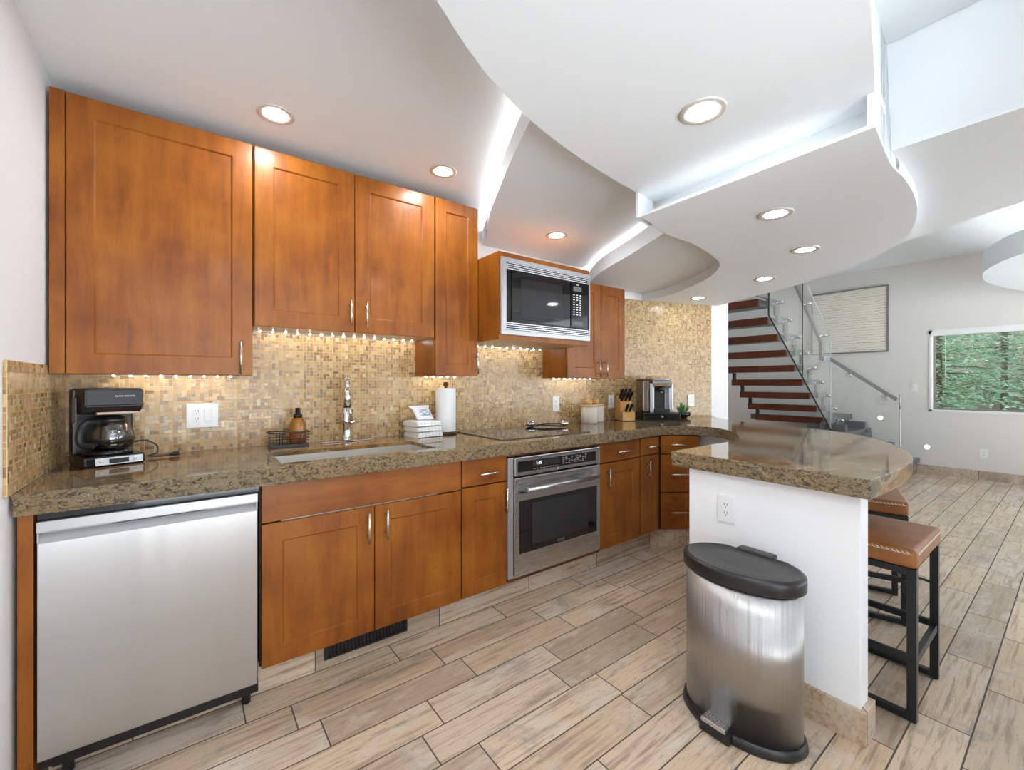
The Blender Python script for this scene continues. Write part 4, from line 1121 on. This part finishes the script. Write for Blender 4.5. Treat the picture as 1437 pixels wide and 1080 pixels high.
# door with window and long handle
b = MB()
b.box(1.474, 2.172, 1.928, 1.972, .182, .298, .003); b.box(1.474, 1.503, 1.928, 1.972, .298, .598); b.box(2.150, 2.172, 1.928, 1.972, .298, .598); b.box(1.474, 2.172, 1.928, 1.972, .598, .640, .002); b.box(1.474, 2.172, 1.928, 1.972, .714, .731, .003)
b.box(1.474, 1.496, 1.928, 1.972, .640, .714); b.box(2.150, 2.172, 1.928, 1.972, .640, .714); b.box(1.49, 2.155, 1.952, 1.972, .636, .718)
dr = obj('door', b, M['steel'], t)
b = MB(); b.box(1.503, 2.150, 1.930, 1.97, .298, .598); wd = obj('door_window', b, M['black_glass'], dr)
b = MB(); b.box(1.60, 2.07, 1.9285, 1.930, .335, .575); obj('inner_window', b, M['grey_glass'], wd)
b = MB(); text_on(b, 'WOLF', .022, (1.83, 1.9294, .313), (1, 0, 0)); obj('lettering', b, M['grey_print'], wd)
b = MB(); b.cyl((1.53, 1.885, .668), (2.125, 1.885, .668), .0125, seg=18); h = obj('handle', b, M['steel'], dr)
for x in (1.565, 2.03):
    b = MB(); b.box(x-.028, x+.028, 1.89, 1.952, .650, .668, .004); obj('bracket', b, M['grey_metal'], h)

# microwave
t = thing('microwave', 'black fronted built-in microwave with steel louvre trim', 'microwave', (1.87, 2.25, 1.575))
b = MB(); b.box(1.51, 2.235, 2.10, 2.50, 1.58, 2.012); obj('body', b, M['black'], t)
b = MB(); y0 = 2.078
b.box(1.487, 2.250, y0, 2.097, 1.560, 1.590, .003); b.box(1.487, 2.250, y0, 2.097, 2.000, 2.022, .003); b.box(1.487, 1.526, y0, 2.097, 1.590, 2.000, .003); b.box(2.240, 2.250, y0, 2.097, 1.590, 2.000, .003)
fr_ = obj('trim_frame', b, M['light_steel'], t)
for z0, n in ((1.592, 4), (1.955, 4)):
    for i in range(n):
        b = MB(); b.box(1.526, 2.240, y0+.003, 2.095, z0+i*.0122, z0+.0062+i*.0122, .001); obj('louvre', b, M['steel'], fr_)
b = MB(); b.box(1.527, 2.239, 2.086, 2.099, 1.640, 1.952, .002); fc = obj('front', b, M['black_gloss'], t)
b = MB(); b.box(1.568, 2.055, 2.078, 2.086, 1.645, 1.947, .002); d = obj('door', b, M['black_glass'], t)
b = MB(); b.box(1.635, 1.98, 2.0772, 2.078, 1.685, 1.91); obj('window', b, M['grey_glass'], d)
b = MB(); b.box(2.065, 2.185, 2.080, 2.086, 1.645, 1.947, .002); cp = obj('control_panel', b, M['black_gloss'], t)
b = MB(); b.box(2.085, 2.165, 2.079, 2.080, 1.890, 1.922); obj('display', b, M['lcd'], cp)
b = MB()
for j in range(9):
    for i in range(3):
        if not (j in (3,) and i == 1): b.box(2.084+i*.031, 2.100+i*.031, 2.0793, 2.080, 1.862-j*.0165, 1.868-j*.0165)
b.box(2.112, 2.138, 2.0793, 2.080, 1.932, 1.938)
obj('button_marks', b, M['white_print'], cp)
b = MB(); b.box(2.075, 2.176, 2.0785, 2.080, 1.660, 1.690, .001); obj('open_button', b, M['black_glass'], cp)

# ================================================================== TRASH CAN
TC = (1.675, .785, 0)
t = thing('trash_can', 'oval stainless steel pedal trash can with black lid by the peninsula end', 'trash can', TC)
def half(a, bb, n=44, flat=.105):
    o = []
    for k in range(n):
        th = 2*PI*k/n; x = a*math.cos(th); y = bb*math.sin(th)
        if x > flat: x = flat
        o.append((TC[0]+x, TC[1]+y))
    return o
def loft(mb, secs):
    V = [[mb.bm.verts.new((p[0], p[1], z)) for p in half(a, bb, 64, fl)] for a, bb, z, fl in secs]
    n = len(V[0])
    for A, B in zip(V, V[1:]):
        for i in range(n):
            f = mb.bm.faces.new((A[i], A[(i+1) % n], B[(i+1) % n], B[i])); f.smooth = True
    mb.bm.faces.new(V[0][::-1]); mb.bm.faces.new(V[-1])
b = MB(); loft(b, [(.142, .205, .028, .12), (.142, .205, .55, .12)]); obj('body', b, M['steel_v'], t)
b = MB(); loft(b, [(.150, .215, 0, .127), (.154, .219, .006, .13), (.150, .215, .024, .127), (.145, .209, .034, .122)]); bs = obj('base', b, M['black'], t)
b = MB(); loft(b, [(.144, .208, .546, .122), (.149, .214, .549, .126), (.1505, .2155, .552, .127), (.1505, .2155, .588, .127), (.149, .214, .594, .126), (.144, .209, .598, .121), (.135, .199, .600, .113), (.131, .195, .599, .109), (.126, .189, .596, .104), (.06, .11, .598, .05)]); ld = obj('lid', b, M['black'], t)
b = MB(); b.box(TC[0]+.105, TC[0]+.155, TC[1]-.07, TC[1]+.07, .56, .606, .012, 3); obj('hinge', b, M['black'], ld)
PY_ = TC[1]+.015
b = MB(); b.box(TC[0]-.178, TC[0]-.128, PY_-.045, PY_+.045, .040, .058, .006, 3)
for q in range(4): b.box(TC[0]-.172+q*.011, TC[0]-.168+q*.011, PY_-.038, PY_+.038, .058, .0595)
pd = obj('pedal', b, M['steel'], t, 'steel foot pedal')
b = MB(); b.box(TC[0]-.172, TC[0]-.13, PY_-.055, PY_+.055, .002, .040, .006); obj('pedal_housing', b, M['black'], pd)

# ================================================================== STOOLS
def stool(loc, rz, label):
    # local: x along the short seat side shown outwards, y towards the counter
    t = thing('bar_stool', label, 'stool', loc, None, rz, True)
    W, D, H = .45, .34, .655
    b = MB()
    n = 14; V = []; rows = []
    def top(u, v):   # saddle-shaped cushion
        return H-.010-.016*math.cos(PI*(u-.5))*0 + .010*math.sin(PI*v)*.6 + .012*(abs(2*u-1)**2) - .03*(max(abs(2*u-1), abs(2*v-1)) > .999)
    b.box(0, W, 0, D, H-.078, H, .022, 4)
    for v in b.bm.verts:
        if v.co.z > H-.03:
            u = v.co.x/W; q = v.co.y/D
            v.co.z += .010*math.sin(PI*max(0, min(1, q)))*math.sin(PI*max(0, min(1, u)))-.006
    for f in b.bm.faces: f.smooth = True
    st = obj('seat', b, M['leather'], t)
    z = H-.022
    for y in (-.0016, D+.0016):
        b = MB()
        for k in range(26):
            x = .02+k*(W-.04)/26; b.cyl((x, y, z), (x+.009, y, z+.007), .0013, seg=5)
        b.tube([(.012, y, z-.001), (W-.012, y, z-.001)], .0009, 5); obj('stitching', b, M['thread'], st, 'pale whip stitching')
    for x in (-.0016, W+.0016):
        b = MB()
        for k in range(20):
            y = .02+k*(D-.04)/20; b.cyl((x, y, z), (x, y+.009, z+.007), .0013, seg=5)
        b.tube([(x, .012, z-.001), (x, D-.012, z-.001)], .0009, 5); obj('stitching', b, M['thread'], st, 'pale whip stitching')
    s = .028; x0, x1 = .012, W-.012-s
    for x in (x0, x1):
        for y in (.004, D-.004-s):
            b = MB(); b.box(x, x+s, y, y+s, .004, H-.080, .002); lg = obj('leg', b, M['black_metal'], t)
            b = MB(); b.cyl((x+s/2, y+s/2, 0), (x+s/2, y+s/2, .005), .010); obj('foot_pad', b, M['black'], lg)
            b = MB()
            for zz in (H-.12, .235): b.sphere((x+s/2+( -s/2 if x == x0 else s/2), y+s/2, zz), .006, .5, 1, 1, 10)
            obj('bolt', b, M['black_gloss'], lg)
        b = MB(); b.box(x, x+s, .032, D-.032, H-.106, H-.080, .002); obj('top_bar', b, M['black_metal'], t)
        b = MB(); b.box(x, x+s, .032, D-.032, .006, .030, .002); obj('floor_bar', b, M['black_metal'], t)
        b = MB(); b.box(x+.004, x+s-.004, .032, D-.032, .22, .248, .002); obj('foot_rest', b, M['black_metal'], t)
    b = MB(); b.box(x0+s, x1, .008, .028, .205, .235, .002); obj('stretcher', b, M['black_metal'], t)
    b = MB(); b.tube([(x0+s/2, D-.05, H-.10), (x0+s/2, D-.16, H-.095), (x1, .03, H-.24)], .006, 6); obj('brace', b, M['black_metal'], t)
    return t
stool((2.148, .372, 0), 0, 'nearer tan leather bar stool with black metal legs at the peninsula')
stool((2.985, .545, 0), R(17), 'farther tan leather bar stool mostly hidden behind the peninsula end')

# ================================================================== STAIRCASE
t = thing('staircase', 'open staircase with dark red wooden treads, grey steel steps and glass rail', 'staircase', (6.5, 2.5, 0))
XB, RUN, RISE, Y0, Y1 = 7.14, .25, .18, 2.22, 3.11
for k in range(10):
    x = XB-k*RUN; z = .69+k*RISE
    b = MB(); b.box(x, x+.035, Y0, Y1, z, z+.088, .002); tr = obj('tread', b, M['tread'], t)
    b = MB(); b.box(x+.035, x+.30, Y0+.002, Y1-.002, z+.012, z+.088); obj('tread_core', b, M['grey_metal'], tr)
    if k:
        b = MB(); b.box(x+RUN+.045, x+RUN+.055, Y0-.06, Y1-.03, z-RISE+.088, z+.012); obj('riser', b, M['riser'], t, 'white frosted riser')
b = MB()
for k in range(9):
    x = XB-k*RUN; z = .69+k*RISE
    b.box(x+.05, x+.34, Y0-.09, Y0-.065, z+.02, z+.092); b.box(x+.24, x+.34, Y0-.09, Y0-.065, z-.09, z+.02)
b.box(XB-9*RUN+.05, XB-9*RUN+.34, Y0-.09, Y0-.065, .69+9*RISE-.1, .69+9*RISE+.092)
obj('stringer', b, M['grey_metal'], t)
b = MB()
for k in range(9):
    x = XB-k*RUN; z = .69+k*RISE
    b.box(x, x+.30, Y1, Y1+.012, z, z+.088); b.box(x+.02, x+.06, Y1-.03, Y1+.012, z+.088, z+RISE)
obj('inner_stringer', b, M['black_metal'], t)
# landing and the lower flight to the floor
b = MB(); b.box(7.16, 8.355, 2.2, 3.2, .70, .785, .004); ld = obj('landing', b, M['dark_grey_metal'], t)
for i in range(3):
    y1 = 2.2-i*.27; z = .60-i*.19
    b = MB(); b.box(7.02, 8.2, y1-.27, y1+.05, z-.06, z, .004); b.box(7.05, 8.15, y1-.02, y1+.02, z, z+.13); obj('lower_step', b, M['dark_grey_metal'], t)
for bx in ((7.1, 7.2, 1.95, 2.4, 0, .70), (7.9, 8.0, 1.93, 2.4, 0, .70), (7.1, 7.2, 1.40, 1.62, 0, .16), (7.1, 7.2, 1.68, 1.90, 0, .35)):
    b = MB(); b.box(*bx); obj('lower_support', b, M['dark_grey_metal'], t)
# glass guard
YG = 2.07
b = MB(); b.plate([(5.05, YG, 2.007), (6.97, YG, .62), (6.97, YG, 1.90), (6.158, YG, 2.476), (5.05, YG, 2.99)], (0, 1, 0), .012); gp = obj('glass_panel', b, M['glass'], t)
b = MB(); b.tube([(5.05, YG-.002, 2.30), (5.05, YG-.002, 2.007), (6.97, YG-.002, .62)], .008, 6); b.cyl((5.98, YG-.002, 1.34), (5.98, YG-.002, 2.56), .006, seg=6); obj('seal', b, M['dark_edge'], gp, 'black edge seal')
b = MB(); b.cyl((6.97, YG+.006, .62), (6.97, YG+.006, 1.90), .007, seg=8); b.tube([(6.97, YG+.006, 1.90), (6.158, YG+.006, 2.476)], .004, 6); obj('edge', b, M['green_edge'], gp, 'pale polished edge')
XG = 6.985
b = MB(); b.plate([(XG, 2.06, 0.10), (XG, 1.368, .02), (XG, 1.368, 1.131), (XG, 1.48, 1.19), (XG, 2.06, 1.64)], (1, 0, 0), .012); gp = obj('glass_panel', b, M['glass'], t)
b = MB(); b.cyl((XG+.006, 1.368, .02), (XG+.006, 1.368, 1.131), .008, seg=8); b.cyl((XG+.006, 1.368, .95), (XG+.006, 1.368, 1.131), .010, seg=8); obj('edge', b, M['light_steel'], gp, 'pale polished edge')
b = MB(); b.tube([(XG+.006, 1.368, 1.131), (XG+.006, 1.48, 1.19), (XG+.006, 2.06, 1.64)], .0025, 6); obj('edge', b, M['green_edge'], gp)
# handrails
b = MB()
def bar(mb, p, q, wy=.018, wz=.028):
    p, q = Vector(p), Vector(q); d = (q-p); L = d.length; m = MB(); m.box(0, L, -wy, wy, -wz, wz, .003)
    mb.merge(m.bm, Matrix.Translation(p) @ d.to_track_quat('X', 'Z').to_matrix().to_4x4())
bar(b, (5.45, 2.12, 2.83), (6.76, 2.12, 1.83)); bar(b, (6.76, 2.12, 1.845), (6.76, 2.12, 1.57)); bar(b, (6.75, 2.10, 1.59), (6.93, 2.06, 1.59))
hr = obj('handrail', b, M['rail'], t)
for x, z in ((6.20, 2.26), (6.74, 1.90)):
    b = MB(); b.cyl((x, 2.04, z), (x, 2.12, z), .018, seg=14); obj('rail_button', b, M['chrome'], hr)
b = MB(); bar(b, (6.90, 2.07, 1.60), (6.90, 1.375, 1.065), .018, .022); hr = obj('handrail', b, M['rail'], t)
for y, z in ((1.87, 1.43), (1.50, 1.14)):
    b = MB(); b.cyl((6.90, y, z-.02), (6.90, y, z-.05), .008); b.cyl((6.93, y, z-.055), (6.975, y, z-.055), .035, seg=18); obj('rail_bracket', b, M['nickel'], hr)
# standoff buttons on the glass
for k in range(9):
    x = XB-k*RUN+.22; z = .69+k*RISE+.05
    b = MB(); b.cyl((x, 2.035, z), (x, YG, z), .024, seg=16); b.cyl((x, YG, z), (x, Y0-.09, z), .012, seg=10); obj('standoff', b, M['chrome'], t)

# ================================================================== FAR WALL
t = thing('wall_art', 'large framed panel of wavy horizontal lines on the far wall', 'picture', (8.34, 2.25, 1.735))
b = MB(); b.box(8.322, 8.352, 1.772, 2.728, 1.752, 2.712); obj('canvas', b, M['art'], t)
b = MB(); b.box(8.312, 8.358, 1.755, 1.773, 1.735, 2.73); b.box(8.312, 8.358, 2.727, 2.745, 1.735, 2.73); b.box(8.312, 8.358, 1.773, 2.727, 1.735, 1.753); b.box(8.312, 8.358, 1.773, 2.727, 2.711, 2.73); obj('frame', b, M['art_frame'], t)
WB = 1.345-2.15
b = MB()
b.box(8.35, 8.47, 1.295, 1.32, .872, 2.005); b.box(8.35, 8.47, WB, WB+.025, .872, 2.005); b.box(8.35, 8.47, WB, 1.32, .872, .897); b.box(8.35, 8.47, WB, 1.32, 1.955, 2.005)
b.box(8.345, 8.44, WB, 1.30, 1.93, 1.975)
wn = struct('window_1', b, M['white_plastic'])
b = MB(); b.box(8.44, 8.475, 1.272, 1.295, .897, 1.955); b.box(8.44, 8.475, WB+.025, WB+.05, .897, 1.955); b.box(8.44, 8.475, WB+.05, 1.272, .897, .92); obj('sash', b, M['art_frame'], wn)
b = MB(); b.box(8.455, 8.461, WB+.05, 1.272, .92, 1.955); obj('pane', b, M['pane'], wn)
b = MB(); b.cyl((8.41, 1.165, 1.22), (8.41, 1.165, 1.93), .003, seg=6); solo('blind_wand', b, M['white_plastic'], 'thin pale blind wand hanging inside the window', 'blind wand')
for y, z, l in ((1.344, .364, 'small round step light low on the far wall below the window corner'), (1.858, .743, 'small round step light on the far wall above the lower steps')):
    t = thing('step_light', l, 'wall light', (8.36, y, z), 'round step lights', local=True)
    b = MB(); b.lathe([(0, 0), (.034, 0), (.036, .002), (.030, .007), (0, .007)], seg=22); b.xf(Matrix.Rotation(R(-90), 4, 'Y')); rg = obj('ring', b, M['white_plastic'], t)
    b = MB(); b.lathe([(0, .0072), (.028, .0072), (.026, .009), (0, .009)], seg=20); b.xf(Matrix.Rotation(R(-90), 4, 'Y')); obj('lens', b, M['steplens'], t)

# ================================================================== OUTSIDE
b = MB()
b.plate([(8.7, -5, -.4), (8.7, 6, -.4), (13.5, 6, .7), (19, 6, 4.6), (19, -5, 4.6), (13.5, -5, .7)], (0, 0, -1), .2)
props(obj('forest_slope', b, M['ground']), kind='structure')
def conifer(x, y, z, h, rad, seed, label):
    rnd = random.Random(seed)
    t = thing('conifer_tree', label, 'tree', (x, y, z), 'conifers outside the window')
    b = MB(); b.tube([(x, y, z), (x+.03, y, z+h*.5), (x, y+.02, z+h)], [.055, .045, .012], 8)
    vs = []; fs = []
    nb = int(h/.042)
    for k in range(nb):
        f = k/nb; zz = z+.25+f*(h-.3); r = rad*(1-f)**.75*rnd.uniform(.75, 1.1)+.08; a = k*2.399+rnd.uniform(-.3, .3)
        ca, sa = math.cos(a), math.sin(a)
        if k % 3 == 0: b.tube([(x, y, zz), (x+ca*r*.5, y+sa*r*.5, zz-.02), (x+ca*r*.9, y+sa*r*.9, zz-.10*r)], [.016, .010, .004], 5)
        n = int(32*r)+6
        for j in range(n):
            s = (j+1)/n
            w_ = .30*r*(1-abs(s-.45))
            for side in (-1, 0, 1):
                px = s*r; lat = side*w_*rnd.uniform(.3, 1.0)
                cx = x+ca*px-sa*lat; cy = y+sa*px+ca*lat; cz = zz+.10*s*r-.30*s*s*r+rnd.uniform(-.025, .025)-.15*abs(lat)
                L = rnd.uniform(.05, .10); W2 = rnd.uniform(.010, .022); th = a+side*.8+rnd.uniform(-.5, .5); pt = rnd.uniform(-.5, .25)
                dx, dy, dz = math.cos(th)*math.cos(pt)*L, math.sin(th)*math.cos(pt)*L, math.sin(pt)*L
                qx, qy = -math.sin(th)*W2, math.cos(th)*W2; qz = rnd.uniform(-.012, .012)
                i = len(vs)
                vs += [(cx-qx, cy-qy, cz-qz), (cx+dx*.5-qx*1.6, cy+dy*.5-qy*1.6, cz+dz*.5-qz), (cx+dx, cy+dy, cz+dz), (cx+dx*.5+qx*1.6, cy+dy*.5+qy*1.6, cz+dz*.5+qz)]
                fs.append((i, i+1, i+2, i+3))
    obj('trunk', b, M['bark'], t)
    me = bpy.data.meshes.new('foliage'); me.from_pydata([Vector(v)-Vector((x, y, z)) for v in vs], [], fs); me.materials.append(M['needles'])
    o = bpy.data.objects.new('foliage', me); COL.objects.link(o); o.parent = t
conifer(10.75, 1.58, -.1, 4.4, 1.25, 1, 'large fir tree filling the far window')
conifer(13.4, 1.0, .7, 4.8, 1.3, 2, 'fir tree farther up the slope, behind the large fir')
conifer(11.0, -1.65, -.1, 4.4, 1.3, 5, 'fir tree beyond the right edge of the window')
